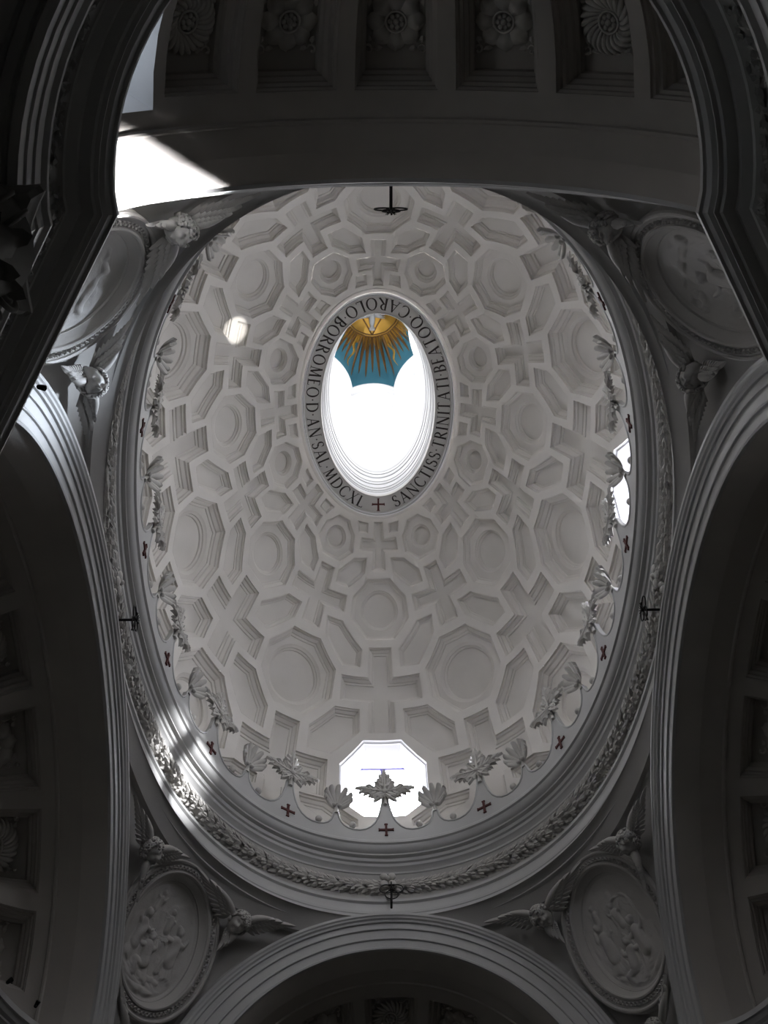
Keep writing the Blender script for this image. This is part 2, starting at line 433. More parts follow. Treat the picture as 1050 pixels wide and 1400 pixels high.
th_ = oc_sweep('throat_moulding', [(1.0, 23.13), (1.03, 23.2), (1.03, 23.30), (1.06, 23.31), (1.06, 23.36), (1.10, 23.38), (1.12, 23.42), (1.12, 23.47), (1.15, 23.48), (1.15, 23.66), (1.19, 23.67), (1.21, 23.72), (1.21, 23.76),
                         (1.24, 23.77), (1.25, 23.95), (1.30, 23.97), (1.33, 24.03), (1.34, 24.08), (1.38, 24.09), (1.38, 24.18), (1.43, 24.22), (1.46, 24.30), (1.46, 24.45), (1.2, 24.5), (.6, 24.52), (.0, 24.52)], M_lant, ob)

# lantern: eight concave sides with tall windows
LZ0, LZ1 = 24.5, 30.5
OCT = [(.70, 2.12), (1.36, 1.0), (1.36, -1.0), (.70, -2.12), (-.70, -2.12), (-1.36, -1.0), (-1.36, 1.0), (-.70, 2.12)]
def side_pt(i, s):
    a = np.array(OCT[i]); b = np.array(OCT[(i + 1) % 8]); m = a + (b - a) * s; d = b - a
    nrm = np.array([-d[1], d[0]]); nrm /= np.linalg.norm(nrm)
    if nrm.dot(m) > 0: nrm = -nrm
    bow = .13 * (np.linalg.norm(d) / 1.3) * 4 * s * (1 - s)
    return m + nrm * bow      # concave: bows towards the axis
wl = None
lant = empty('wall_lantern'); lant['kind'] = 'structure'
def lantern_wall(i):
    a = np.array(OCT[i]); b = np.array(OCT[(i + 1) % 8]); L = np.linalg.norm(b - a)
    hw = .33; zs = 28.9
    hole = [(.5 - hw, 25.1), (.5 + hw, 25.1), (.5 + hw, zs)] + [(.5 + hw * math.cos(x), zs + hw * L * math.sin(x)) for x in np.linspace(0, PI, 13)[1:-1]] + [(.5 - hw, zs)]
    outer = [(0, LZ0), (.5, LZ0), (1, LZ0)] + [(1, z) for z in np.linspace(LZ0, LZ1, 8)[1:]] + [(x, LZ1) for x in np.linspace(1, 0, 9)[1:]] + [(0, z) for z in np.linspace(LZ1, LZ0, 8)[1:-1]]
    hs = subdiv(hole, np.array([L, 1]), .6)
    V2, T = fill(np.array(outer), [hs], (.12, .6))
    V = [(*side_pt(i, s), z) for s, z in V2]; Fc = list(T)
    o = mesh('wall', V, Fc, M_lant, lant, smooth=True)
    mid = side_pt(i, .5); nrm = np.array(mid) / np.linalg.norm(mid)
    V = []; n = len(hs)
    for d in (0, .04, .30):
        k = 1.0 if d < .1 else .93
        V += [(*(side_pt(i, .5 + (s - .5) * k) + nrm * d), z if z < 25.2 else z - (0 if k == 1 else .04)) for s, z in hs]
    Fc = [(r * n + j, r * n + (j + 1) % n, (r + 1) * n + (j + 1) % n, (r + 1) * n + j) for r in range(2) for j in range(n)]
    rv = mesh('window_reveal', V, Fc, M_lant, lant, auto=.5)
    # archivolt moulding round the window head
    mb = MB()
    for dz, rr in ((.06, .03), (.16, .02)):
        tube(mb, [(*(side_pt(i, .5 + (hw + dz / L * .8) * math.cos(x))) * .985, zs + (hw * L + dz) * math.sin(x)) for x in np.linspace(0, PI, 15)], rr, 5)
    mb.build('arch_moulding', M_lant, lant)
    q = [(*(side_pt(i, s) + nrm * .2), z) for s, z in hs]
    mesh('pane', q, [tuple(range(n))], M_oldglass, rv)
    portal('portal_lantern', tuple(np.array((*(mid + nrm * .45), 27.2))), (0, 0, 27.2), L * .75, 5.0)
for i in range(8): lantern_wall(i)
# cornice at the top of the lantern wall
def lant_loop(ins, z, n=8):
    P = []
    for i in range(8):
        for s in np.linspace(0, 1, n, endpoint=False):
            p = side_pt(i, s); P.append((*(p * (1 - ins)), z))
    return P
prof = [(0, 29.86), (.03, 29.88), (.03, 29.95), (0.015, 29.97), (.015, 30.2), (.05, 30.24), (.05, 30.32), (.08, 30.36), (.08, 30.46), (.0, 30.5)]
V_ = []
for ins, z in prof: V_ += lant_loop(ins, z)
n_ = 64
mesh('lantern_cornice', V_, [(r * n_ + j, r * n_ + (j + 1) % n_, (r + 1) * n_ + (j + 1) % n_, (r + 1) * n_ + j) for r in range(len(prof) - 1) for j in range(n_)], M_lant, lant, auto=.5)
# piers at the corners
for i in range(8):
    mb = MB(); a = np.array(OCT[i]); d = a / np.linalg.norm(a)
    tube(mb, [(*(a * .985), z) for z in (24.5, 29.9)], .06, 10); mb.build('corner_shaft', M_lant, lant)
def vault(rho, phi_pt):   # rho 0..1 from the centre to the edge point
    z = 30.5 + 2.0 * math.sqrt(max(0, 1 - rho * rho)); return (phi_pt[0] * rho, phi_pt[1] * rho, z)
edge = [side_pt(i, s) for i in range(8) for s in np.linspace(0, 1, 8, endpoint=False)]
V_ = [vault(r, e) for r in np.linspace(0.0, 1.0, 14) for e in edge]
lc = mesh('ceiling_lantern', V_, gridf(14, 64, False, True), M_blue, smooth=True, kind='structure')
def vpt(x, y, off=0.0):
    """point of the lantern vault over plan position x,y"""
    ang = math.atan2(x, y); best = None; r = math.hypot(x, y)
    # radial distance of the edge in that direction
    e = None
    for i in range(64):
        a, b = edge[i], edge[(i + 1) % 64]
        d = np.array([math.sin(ang), math.cos(ang)])
        M_ = np.array([[d[0], a[0] - b[0]], [d[1], a[1] - b[1]]])
        try: s = np.linalg.solve(M_, a)
        except Exception: continue
        if s[0] > 0 and -1e-6 <= s[1] <= 1 + 1e-6: e = s[0]; break
    rho = min(1, r / (e or 2)); return np.array([x, y, 30.5 + 2.0 * math.sqrt(max(0, 1 - rho * rho)) - off]), rho

# ------------------------------------------------------------------ pendentives, arches, vaults
XA, YA, RA, RB, HH, ZC, WI, ZS = 4.39, 6.575, 5.41, 3.98, 4.25, 13.80, .70, 9.57
def pend(s, tau, sx=1, sy=1, off=0.0):
    s = np.asarray(s, float); tau = np.asarray(tau, float)
    bx, by = base(tau * PI / 2); X = bx / 4.26; Y = by / 6.52; bow = np.maximum(.2, 1 - .6 * s)
    X = bow * X + (1 - bow) * tau; Y = bow * Y + (1 - bow) * (1 - tau)
    x0 = RB * np.sin(s); y0 = RA * np.sin(s)
    P = np.stack([(x0 + (XA - x0) * X), (y0 + (YA - y0) * Y), ZC - HH * (1 - np.cos(s)) + 0 * tau], -1)
    if np.any(off):
        e = 2e-3; a = pend(s + e, tau) - pend(s - e, tau); b = pend(s, np.minimum(tau + e, 1)) - pend(s, np.maximum(tau - e, 0))
        n = np.cross(a, b); n /= np.linalg.norm(n, axis=-1, keepdims=True) + 1e-9
        n = n * np.sign(-(n * (P - np.array([0, 0, 11.5]))).sum(-1, keepdims=True))   # towards the nave
        P = P + n * (off[..., None] if hasattr(off, 'shape') and off.ndim else off)
    return P * np.array([sx, sy, 1])
def smooth01(x): x = np.clip(x, 0, 1); return x * x * (3 - 2 * x)
for (sx, sy, nm) in ((1, 1, 'far_right'), (-1, 1, 'far_left'), (1, -1, 'near_right'), (-1, -1, 'near_left')):
    S_, T_ = np.meshgrid(np.concatenate([np.linspace(.005, 1.57, 90)]), np.linspace(0, 1, 90), indexing='ij')
    P0 = pend(S_, T_)
    # distance to the edges (arches) and to the ring, to sink the panel
    ds = S_ * 1.0
    wid = np.linalg.norm(pend(S_, T_ * 0) - pend(S_, T_ * 0 + 1), axis=-1)
    dE = T_ * wid; dD = (1 - T_) * wid
    ringd = np.hypot(P0[..., 2] - ZC, 0) + 0.0
    rr_ = np.hypot(P0[..., 0] / 4.6, P0[..., 1] / 6.9)
    sunk = smooth01((ringd - .30) / .03) * smooth01((dE - .10) / .03) * smooth01((dD - .10) / .03)
    P = pend(S_, T_, 1, 1, -0.10 * sunk) * np.array([sx, sy, 1])
    # flat bed for the medallion
    ys = -np.array([.77988, .51063, .36199]); zs_ = np.array([-.30285, -.19829, .93218]); xs_ = np.cross(ys, zs_)
    Q = pend(S_, T_, 1, 1, -0.10 * sunk) - np.array([3.806, 5.459, 12.419]); lx, ly, lz = Q @ xs_, Q @ ys, Q @ zs_
    ins = smooth01((.97 - np.hypot(lx / 1.108, lz / 1.359)) / .06)
    ly2 = ly + (np.minimum(ly, -.38) - ly) * ins; Q = lx[..., None] * xs_ + ly2[..., None] * ys + lz[..., None] * zs_
    P = (Q + np.array([3.806, 5.459, 12.419])) * np.array([sx, sy, 1])
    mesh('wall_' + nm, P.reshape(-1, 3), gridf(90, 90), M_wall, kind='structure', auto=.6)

APROF = [(0, -.02), (0, .05), (.03, .06), (.05, .05), (.05, .035), (.20, .045), (.205, .075), (.225, .08), (.24, .075), (.245, .06), (.40, .07), (.405, .10), (.43, .105), (.445, .09), (.45, .08), (.54, .085), (.545, .12),
         (.58, .13), (.60, .16), (.63, .17), (.65, .19), (.70, .19), (.70, .0), (.70, -.10)]
def arch_pt(kind, sg, a, R, Hh, d):
    """a angle from crown; kind end/side"""
    x = R * np.sin(a); z = ZS + Hh * np.cos(a)
    if kind == 'end': return np.stack([x, 0 * a + sg * (YA - d), z], -1)
    return np.stack([0 * a + sg * (XA - d), x, z], -1)
trim_n = 3
def archivolt(kind, sg):
    global trim_n
    R = (RB if kind == 'end' else RA) - WI; Hh = HH - WI - .02
    a = np.linspace(-PI / 2, PI / 2, 97); V = np.zeros((97, len(APROF), 3))
    for j, (r, d) in enumerate(APROF):
        V[:, j] = arch_pt(kind, sg, a, R + r, Hh + r, d - .06)
    o = mesh('trim_%d' % trim_n, V.reshape(-1, 3), gridf(97, len(APROF)), M_mould, kind='structure', auto=.4); trim_n += 1
    return R, Hh
DEND, DSIDE = .77, .83      # depth of the plain barrel before the coffered half dome
def half_dome(kind, sg):
    R, Hh = archivolt(kind, sg)
    depth = 2.75 if kind == 'end' else 1.35
    D = DEND if kind == 'end' else DSIDE; A0 = YA if kind == 'end' else XA
    # barrel bands
    a = np.linspace(-PI / 2, PI / 2, 97); prof = [(.06, 0), (D * .5, .12), (D * .5 + .01, .12), (D - .07, .125), (D - .05, .15), (D - .02, .15), (D, .12), (D + .02, .12)]
    V = np.zeros((97, len(prof), 3))
    for j, (dd, g) in enumerate(prof):
        V[:, j] = arch_pt(kind, sg, a, R - g, Hh - g, -dd)
    bar = mesh('barrel_arch', V.reshape(-1, 3), gridf(97, len(prof)), M_vault, auto=.4)
    def S(ph, v):
        ph = np.asarray(ph, float); v = np.asarray(v, float)
        x = (R - .12) * np.cos(v) * np.sin(ph); z = ZS + (Hh - .12) * np.cos(v) * np.cos(ph); y = A0 + D + depth * np.sin(v)
        if kind == 'end': return np.stack([x, sg * y, z], -1)
        return np.stack([sg * y, x, z], -1)
    N = outward(S, (0, sg * (A0 + D), ZS) if kind == 'end' else (sg * (A0 + D), 0, ZS))
    cells = []
    pitch = math.radians(21.7) if kind == 'end' else math.radians(21.6)
    K = 3; hw = pitch * .41
    rows = [(.11, .56), (.66, 1.05)] if kind == 'end' else [(.15, .78)]
    for ri, (v0, v1) in enumerate(rows):
        for k in range(-K, K + 1):
            if kind == 'end' and sg == -1 and ri == 0 and k == -K:
                cells.append((k, ri, [(-1.36, .07), (-.965, .07), (-.965, .60), (-1.36, .60)])); continue
            cells.append((k, ri, [(k * pitch - hw, v0), (k * pitch + hw, v0), (k * pitch + hw, v1), (k * pitch - hw, v1)]))
    outer = [(x, 0.0) for x in np.linspace(-PI / 2, PI / 2, 33)] + [(PI / 2, v) for v in np.linspace(0, 1.52, 12)[1:]] + [(x, 1.52) for x in np.linspace(PI / 2, -PI / 2, 33)[1:]] + [(-PI / 2, v) for v in np.linspace(1.52, 0, 12)[1:-1]]
    subs = [subdiv(p, np.array([3.0, 2.5]), .4) for _, _, p in cells]
    V2, T = fill(np.array(outer), subs, (.12, .12))
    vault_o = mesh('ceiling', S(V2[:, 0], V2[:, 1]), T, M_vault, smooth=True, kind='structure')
    bar.parent = vault_o
    st = [(0, -.002), (0, .03), (.03, .04), (.035, .09), (.07, .10), (.075, .16), (.11, .20), (.115, .26), (.15, .28), (.155, .36)]
    spots = []
    for (k, ri, p), sb in zip(cells, subs):
        if kind == 'end' and sg == -1 and ri == 0 and k == -K:
            # a window instead of a coffer
            c = np.mean(p, 0); P3 = S(sb[:, 0], sb[:, 1]); n = N(np.array([c[0]]), np.array([c[1]]))[0]; cen = P3.mean(0); m_ = len(P3)
            V = list(P3) + list(cen + (P3 - cen) * .86 + n * .60) + list(cen + (P3 - cen) * .80 + n * .60) + list(cen + (P3 - cen) * .80 + n * .68)
            Fc = [(r * m_ + j, r * m_ + (j + 1) % m_, (r + 1) * m_ + (j + 1) % m_, (r + 1) * m_ + j) for r in range(3) for j in range(m_)]
            w = mesh('window_5', V, Fc, M_frame, kind='structure')
            q = cen + (P3 - cen) * .82 + n * .58; q2 = cen + (P3 - cen) * .74 + n * .56
            mesh('frame', list(q) + list(q2), [(j, (j + 1) % m_, m_ + (j + 1) % m_, m_ + j) for j in range(m_)], M_wood, w)
            mesh('pane', cen + (P3 - cen) * .80 + n * .66, [tuple(range(m_))], M_daylit, w)
            continue
        coffer('square_coffer', S, N, p, st, M_vault, vault_o, None, du=.4)
        c = np.mean(p, 0); n = N(np.array([c[0]]), np.array([c[1]]))[0]
        spots.append((k, ri, S(*c) + n * .355, -n, S(c[0] + .01, c[1]) - S(c[0] - .01, c[1])))
    return spots
SPOTS = {}
for kind in ('end', 'side'):
    for sg in (-1, 1): SPOTS[(kind, sg)] = half_dome(kind, sg)

# ------------------------------------------------------------------ lower entablature and walls
def quad_path():
    P = []
    for a in np.linspace(0, PI / 2, 22)[:-1]: P.append((2.65 * math.sin(a), 6.8 + 2.65 * math.cos(a)))
    P.append((2.63, 6.8)); P.append((3.17, 5.93)); P.append((3.71, 5.05)); P.append((4.25, 4.17))
    for a in np.linspace(0.06, PI / 2, 20): P.append((4.3 + 1.5 * math.sin(a), 4.15 * math.cos(a)))
    return P
q = quad_path()
loop = q + [(x, -y) for x, y in q[::-1][1:]] + [(-x, -y) for x, y in q[1:]] + [(-x, y) for x, y in q[::-1][1:-1]]
LP = np.array(loop); NL_ = len(LP)
def loop_norm():
    out = []
    for i in range(NL_):
        a = LP[i] - LP[i - 1]; b = LP[(i + 1) % NL_] - LP[i]
        a /= np.linalg.norm(a) + 1e-9; b /= np.linalg.norm(b) + 1e-9
        na = np.array([-a[1], a[0]]); nb = np.array([-b[1], b[0]]); m = na + nb; m = m * (2 / m.dot(m))
        if np.linalg.norm(m) > 1.6: m *= 1.6 / np.linalg.norm(m)
        out.append(m)
    return np.array(out)
LN = loop_norm()
# orientation outward
if (LN * (LP)).sum() < 0: LN = -LN
def loop_sweep(name, prof, m, parent=None, kind=None, auto=.4):
    V = np.zeros((NL_, len(prof), 3))
    for j, (r, z) in enumerate(prof):
        V[:, j, :2] = LP + LN * r; V[:, j, 2] = z
    return mesh(name, V.reshape(-1, 3), gridf(NL_, len(prof), True, False), m, parent, kind=kind, auto=auto)
lowc = loop_sweep('trim_7', [(1.0, 9.60), (0, 9.58), (0, 9.50), (.03, 9.49), (.06, 9.43), (.10, 9.40), (.10, 9.37), (.14, 9.36), (.16, 9.33), (.26, 9.32), (.27, 9.28), (.31, 9.25), (.35, 9.22), (.36, 9.18)], M_mould, kind='structure')
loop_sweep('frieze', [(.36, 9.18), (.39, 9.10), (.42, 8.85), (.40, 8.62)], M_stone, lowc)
loop_sweep('architrave', [(.40, 8.62), (.32, 8.60), (.32, 8.54), (.36, 8.50), (.36, 8.34), (.38, 8.33), (.38, 8.18), (.40, 8.17), (.40, 8.02), (.47, 8.0), (.48, 8.04), (.50, 8.05), (.52, 8.02), (.60, 8.02), (.62, 8.06), (.66, 8.08), (.76, 8.08), (.80, 8.05), (.82, 8.0), (.90, 8.0)], M_mould, lowc)
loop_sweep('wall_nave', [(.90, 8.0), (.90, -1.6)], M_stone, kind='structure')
# floor
mesh('floor', [(-9, -13, -1.6), (9, -13, -1.6), (9, 13, -1.6), (-9, 13, -1.6)], [(0, 1, 2, 3)], M_floor, kind='structure')
# outer masonry: keeps daylight out of the space behind the vaults
Vb = [(x, y, z) for z in (-1.6, 15.2) for x, y in ((-9, -13), (9, -13), (9, 13), (-9, 13))]
mesh('wall_exterior', Vb, [(0, 1, 5, 4), (1, 2, 6, 5), (2, 3, 7, 6), (3, 0, 4, 7)], M_stone, kind='structure')
t_ = np.linspace(0, 2 * PI, 65)[:-1]; bx_, by_ = base(t_)
Vr = [(x * DX * 1.06, y * DY * 1.06, 15.2) for x, y in zip(bx_, by_)]
sq = []
for x, y in zip(bx_, by_):
    k = 1 / max(abs(x) / 9, abs(y) / 13); sq.append((x * k, y * k, 15.2))
V_ = Vr + sq
mesh('roof', V_, [(i, (i + 1) % 64, 64 + (i + 1) % 64, 64 + i) for i in range(64)], M_stone, kind='structure')
V_ = Vr + [(x, y, 15.9) for x, y, _ in Vr]
mesh('trim_8', V_, [(i, (i + 1) % 64, 64 + (i + 1) % 64, 64 + i) for i in range(64)], M_stone, kind='structure')

# ================================================================== ORNAMENTS
def frame_m(loc, Y, Z=(0, 0, 1), s=1.0):
    Y = np.array(Y, float); Y /= np.linalg.norm(Y); Z = np.array(Z, float); Z = Z - Y * Z.dot(Y); Z /= np.linalg.norm(Z); X = np.cross(Y, Z)
    M = np.eye(4); M[:3, 0] = X * s; M[:3, 1] = Y * s; M[:3, 2] = Z * s; M[:3, 3] = loc; return Matrix(M.tolist())
def clone(root, M):
    r = root.copy(); COL.objects.link(r); r.matrix_world = M
    for c in list(root.children):
        d = c.copy(); COL.objects.link(d); d.parent = r
        for g in list(c.children):
            e = g.copy(); COL.objects.link(e); e.parent = d
    return r
def ordw(i): return ('first', 'second', 'third', 'fourth', 'fifth', 'sixth', 'seventh', 'eighth')[i - 1]

# ---- crown band with scalloped edge
HALF = [(.028, 16.95), (.034, 16.8), (.05, 16.6), (.072, 16.42), (.105, 16.25), (.15, 16.12), (.20, 16.04), (.26, 16.0), (.32, 16.0), (.375, 16.03), (.42, 16.09), (.45, 16.18), (.468, 16.28), (.478, 16.42)]
prof_u = [(-x, z) for x, z in HALF[::-1]] + [(0, 17.0)] + HALF
us, zs = [], []
for k in range(16):
    for x, z in HALF: us.append(k + x); zs.append(z)
    us.append(k + .5); zs.append(16.44)
    for x, z in HALF[::-1]: us.append(k + 1 - x); zs.append(z)
    us.append(k + 1.0); zs.append(16.98)
V_ = []; nU = len(us)
for u, z in zip(us, zs):
    x, y, nx, ny = ring_pt(u * UN, 0.0)
    for r, zz in ((-.0, 15.70), (-.0, (15.7 + z) / 2), (-.0, z), (.09, z), (.09, 15.70)): V_.append((x + nx * r, y + ny * r, zz))
crown = mesh('trim_9', V_, gridf(nU, 5, True, False), M_mould, kind='structure', auto=.5)
mb = MB(); tube(mb, [(V_[i * 5 + 2][0], V_[i * 5 + 2][1], V_[i * 5 + 2][2] - .02) for i in range(nU)], .022, 6, True); mb.build('rim_bead', M_mould, crown, smooth=True)
mbc = MB(); box(mbc, (0, 0, 0), (.145, 0, 0), (0, .012, 0), (0, 0, .024)); box(mbc, (0, 0, 0), (.024, 0, 0), (0, .014, 0), (0, 0, .155))
for sx in (-.145, .145): box(mbc, (sx, 0, 0), (.012, 0, 0), (0, .013, 0), (0, 0, .034))
for sz in (-.155, .155): box(mbc, (0, 0, sz), (.034, 0, 0), (0, .015, 0), (0, 0, .012))
cross0 = mbc.build('painted_cross', M_red, None)
mbb = MB(); ball(mbb, (0, 0, 0), .072, 10, 8); ball0 = mbb.build('stucco_ball', M_orn, None, smooth=True)
for k in range(16):
    x, y, nx, ny = ring_pt(k * UN, -.014)
    o = cross0 if k == 0 else cross0.copy()
    if k: COL.objects.link(o)
    o.parent = crown; o.matrix_world = frame_m((x, y, 16.0), (-nx, -ny, 0))
    for j, s in enumerate((-.33, .33)):
        x, y, nx, ny = ring_pt((k + s) * UN, .03)
        o = ball0 if (k == 0 and j == 0) else ball0.copy()
        if not (k == 0 and j == 0): COL.objects.link(o)
        o.parent = crown; o.matrix_world = frame_m((x, y, 16.13), (-nx, -ny, 0))

# ---- leaves of the crown
def leaf_mesh(name, lobes, width, ser, nser, nth=112, nr=9, curl=.16, thick=.035, cup=.05):
    V = []; th = np.linspace(0, 2 * PI, nth, endpoint=False)
    def rad(t):
        r = .10
        for a, l in lobes:
            d = (t - math.radians(a) + PI) % (2 * PI) - PI
            r = max(r, .10 + (l - .10) * math.exp(-(d / math.radians(width)) ** 2))
        return r * (1 + ser * math.cos(nser * t))
    R_ = [rad(t) for t in th]
    for layer in (0, 1):
        for i in range(nr):
            rho = i / (nr - 1)
            for t, r in zip(th, R_):
                d = r * rho; best = min(abs((t - math.radians(a) + PI) % (2 * PI) - PI) for a, l in lobes)
                y = cup + curl * (d / .6) ** 2 - .03 * math.cos(nser * t) * rho - (.03 * min(1, best * 4) * (1 - rho) - .0)
                y -= .10 * max(0, d - .42) * 2
                V.append((d * math.sin(t), y - (thick * (1 - .6 * rho) if layer else 0), d * math.cos(t)))
    Fc = gridf(nr, nth, False, True); b = nr * nth
    Fc += [tuple(b + i for i in f[::-1]) for f in gridf(nr, nth, False, True)]
    e = (nr - 1) * nth
    Fc += [(e + i, e + (i + 1) % nth, b + e + (i + 1) % nth, b + e + i) for i in range(nth)]
    return mesh(name, V, Fc, M_orn, None, auto=1.0)
def make_leaf():
    r = empty('vine_leaf')
    bl = leaf_mesh('leaf_blade', [(0, .46), (32, .36), (-32, .36), (65, .40), (-65, .40), (95, .44), (-95, .44), (125, .30), (-125, .30), (155, .24), (-155, .24)], 21, .05, 22); bl.parent = r
    def finger(mb, p, a, L, w, lift):
        d = np.array([math.sin(a), 0, math.cos(a)]); sd = np.array([math.cos(a), 0, -math.sin(a)]); V = []
        for q in range(8):
            f = q / 7; c = np.array(p, float) + d * L * f; rr = math.hypot(c[0], c[2]); c[1] = .06 + .20 * rr * rr + lift - .05 * f ** 3
            ww = w * (.25 + .75 * math.sin(PI * min(1, .12 + f * .80))) * (1 if f < 1 else .25)
            V += [c + sd * ww * g + np.array([0, h, 0]) for g, h in ((-1, -.035), (-.6, .012), (0, .0), (.6, .012), (1, -.035), (0, -.05))]
        mb.add(V, gridf(8, 6, False, True) + [tuple(range(42, 48))])
    for la, ll, k in ((0, .66, 1.0), (80, .58, .92), (-80, .58, .92)):
        A = math.radians(la); d = np.array([math.sin(A), 0, math.cos(A)]); mb = MB()
        for q, off in ((.28, 48), (.45, 40), (.62, 30)):
            for s in (-1, 1): finger(mb, d * ll * q * .9, A + s * math.radians(off), .26 * k * (1.05 - q * .35), .052 * k, .012)
        finger(mb, d * ll * .60, A, ll * .42, .055 * k, .02)
        tube(mb, [d * ll * q + np.array([0, .08 + .20 * (ll * q) ** 2, 0]) for q in np.linspace(0, .9, 6)], [.028, .026, .022, .018, .012, .006], 5)
        mb.build('leaf_lobe', M_orn, r, auto=1.0)
    for s in (-1, 1):
        mb = MB(); A = math.radians(140) * s
        finger(mb, (0, 0, 0), A, .34, .07, .01); finger(mb, (0, 0, 0), A * .82, .30, .05, .015); mb.build('leaf_lobe', M_orn, r, auto=1.0)
    mb = MB(); tube(mb, [(0, -.02, -.30), (0, .02, -.12), (0, .06, 0)], [.045, .03, .045], 8); mb.build('leaf_stalk', M_orn, r, smooth=True)
    mb = MB(); ball(mb, (0, .09, 0), (.055, .04, .055), 10, 8); mb.build('leaf_boss', M_orn, r, smooth=True)
    return r
def make_palmette():
    r = empty('palmette')
    for i, a in enumerate(np.radians([-98, -72, -47, -23, 0, 23, 47, 72, 98])):
        L = .26 + .17 * max(0, math.cos(a)) ; mb = MB()
        d = np.array([math.sin(a), 0, math.cos(a)]); sdir = np.array([math.cos(a), 0, -math.sin(a)]); V = []
        for q in range(9):
            f = q / 8; c = d * (.04 + (L - .04) * f) + np.array([0, .03 + .20 * f * f - .10 * max(0, f - .75), .0])
            w = .014 + .056 * math.sin(PI * min(1, .08 + f * .70)) ** .8
            V += [c + sdir * w * g + np.array([0, h * (.5 + .5 * f), 0]) for g, h in ((-1, -.03), (-.75, .02), (0, .045), (.75, .02), (1, -.03), (0, -.03))]
        mb.add(V, gridf(9, 6, False, True) + [tuple(range(48, 54))]); mb.build('frond', M_orn, r, auto=1.0)
    mb = MB(); tube(mb, [(0, -.02, -.16), (0, .01, -.05), (0, .03, .05)], [.06, .035, .05], 8)
    for s in (-1, 1): ball(mb, (s * .06, .06, -.01), (.055, .05, .04), 8, 6)
    mb.build('stalk', M_orn, r, smooth=True)
    return r
L0 = make_leaf(); P0 = make_palmette()
def pos_word(k, n=16):
    # k counted to the right (anticlockwise in the picture) from the bottom window
    if k <= n // 2: return k, 'right'
    return n - k, 'left'
LEAF_X = {0: 'large white stucco vine leaf standing right in front of the bottom octagonal window', 4: 'large vine leaf beside the lower end of the right-hand octagonal window', 8: 'large vine leaf hidden behind the near arch, opposite the bottom window'}
PAL_X = {4: 'small fan-shaped palmette in front of the bright right-hand octagonal window'}
for k in range(16):
    x, y, nx, ny = ring_pt(k * UN, .0)
    o = L0 if k == 0 else clone(L0, None or Matrix())
    o.matrix_world = frame_m((x, y, 17.06), (-nx, -ny, 0.12), (0, 0, 1), 1.1)
    i, sd = pos_word(k)
    lab = LEAF_X.get(k, 'large stucco vine leaf, %s to the %s of the one before the bottom window' % (ordw(max(i, 1)), sd))
    tag(o, lab, 'leaf', 'large vine leaves of the cornice crown')
    x, y, nx, ny = ring_pt((k + .5) * UN, .0)
    o = P0 if k == 0 else clone(P0, Matrix())
    o.matrix_world = frame_m((x, y, 16.55), (-nx, -ny, 0.0))
    i = k + 1 if k < 8 else 16 - k
    lab = PAL_X.get(k, 'small fan-shaped palmette on the cornice, %s to the %s of the bottom window leaf' % (ordw(i), 'right' if k < 8 else 'left'))
    tag(o, lab, 'palmette', 'small palmettes of the cornice crown')

# ---- laurel garland in the frieze
def leaf_blob(mb, c, d, n, L, W, T):
    d = np.array(d, float); d /= np.linalg.norm(d); n = np.array(n, float); n -= d * n.dot(d); n /= np.linalg.norm(n) + 1e-9; s = np.cross(d, n); c = np.array(c)
    V = [c - d * L * .5, c - d * .1 * L + s * W, c + n * T, c - d * .1 * L - s * W, c + d * L * .5 + n * T * .8, c + d * .25 * L + s * W * .7, c + d * .25 * L - s * W * .7]
    mb.add(V, [(0, 1, 2), (0, 2, 3), (1, 5, 2), (2, 6, 3), (5, 4, 2), (2, 4, 6)])
mb = MB(); nG = 330
for k in range(nG):
    t = 2 * PI * (k + .5) / nG; sgn = 1 if math.sin(t) >= 0 else -1
    swell = .13 + .075 * (1 - abs(math.cos(t * 1.0)) ** 6)
    e = 1e-2; 
    for j in range(9):
        tt = t + rng.uniform(-.012, .012); x, y, nx, ny = ring_pt(tt, .0); x1, y1, _, _ = ring_pt(tt + e, .0)
        tg = np.array([x1 - x, y1 - y, 0]) * (1 if math.sin(t) * math.cos(t) >= 0 else -1) * (1 if t % PI < PI / 2 else 1)
        if math.cos(t) < 0: tg = tg
        a = -1.5 + 3.0 * j / 8 + rng.uniform(-.2, .2); n_in = np.array([-nx, -ny, 0]); up = np.array([0, 0, 1.0])
        nn = n_in * math.cos(a) + up * math.sin(a)
        c = np.array([x + nx * .40, y + ny * .40, 14.82]) + nn * swell
        dd = tg / np.linalg.norm(tg) + up * math.sin(a) * .45 + nn * .16
        leaf_blob(mb, c, dd, nn, .18, .046, .028)
gar = mb.build('garland_leaves', M_orn, None); gar.parent = frieze; gar['kind'] = 'stuff'
mb = MB(); t = np.linspace(0, 2 * PI, 160, endpoint=False); xx, yy, nx, ny = ring_pt(t, .42)
tube(mb, list(zip(xx, yy, [14.82] * 160)), .10, 8, True, up=(0, 0, 1)); mb.build('garland_core', M_orn, frieze, smooth=True)
for k in (0, 4, 8, 12):
    x, y, nx, ny = ring_pt(k * UN, .22); mb = MB()
    for a in range(4):
        an = PI / 4 + a * PI / 2; c = (math.cos(an) * .11, .02, math.sin(an) * .13)
        ball(mb, c, (.085, .05, .085), 10, 6)
    ball(mb, (0, .06, 0), .05, 8, 6)
    for z in (-.30, -.42): ball(mb, (0, .0, z), (.06, .05, .05), 8, 6)
    o = mb.build('garland_knot', M_orn, None, smooth=True); o.parent = frieze; o.matrix_world = frame_m((x, y, 14.85), (-nx, -ny, 0))

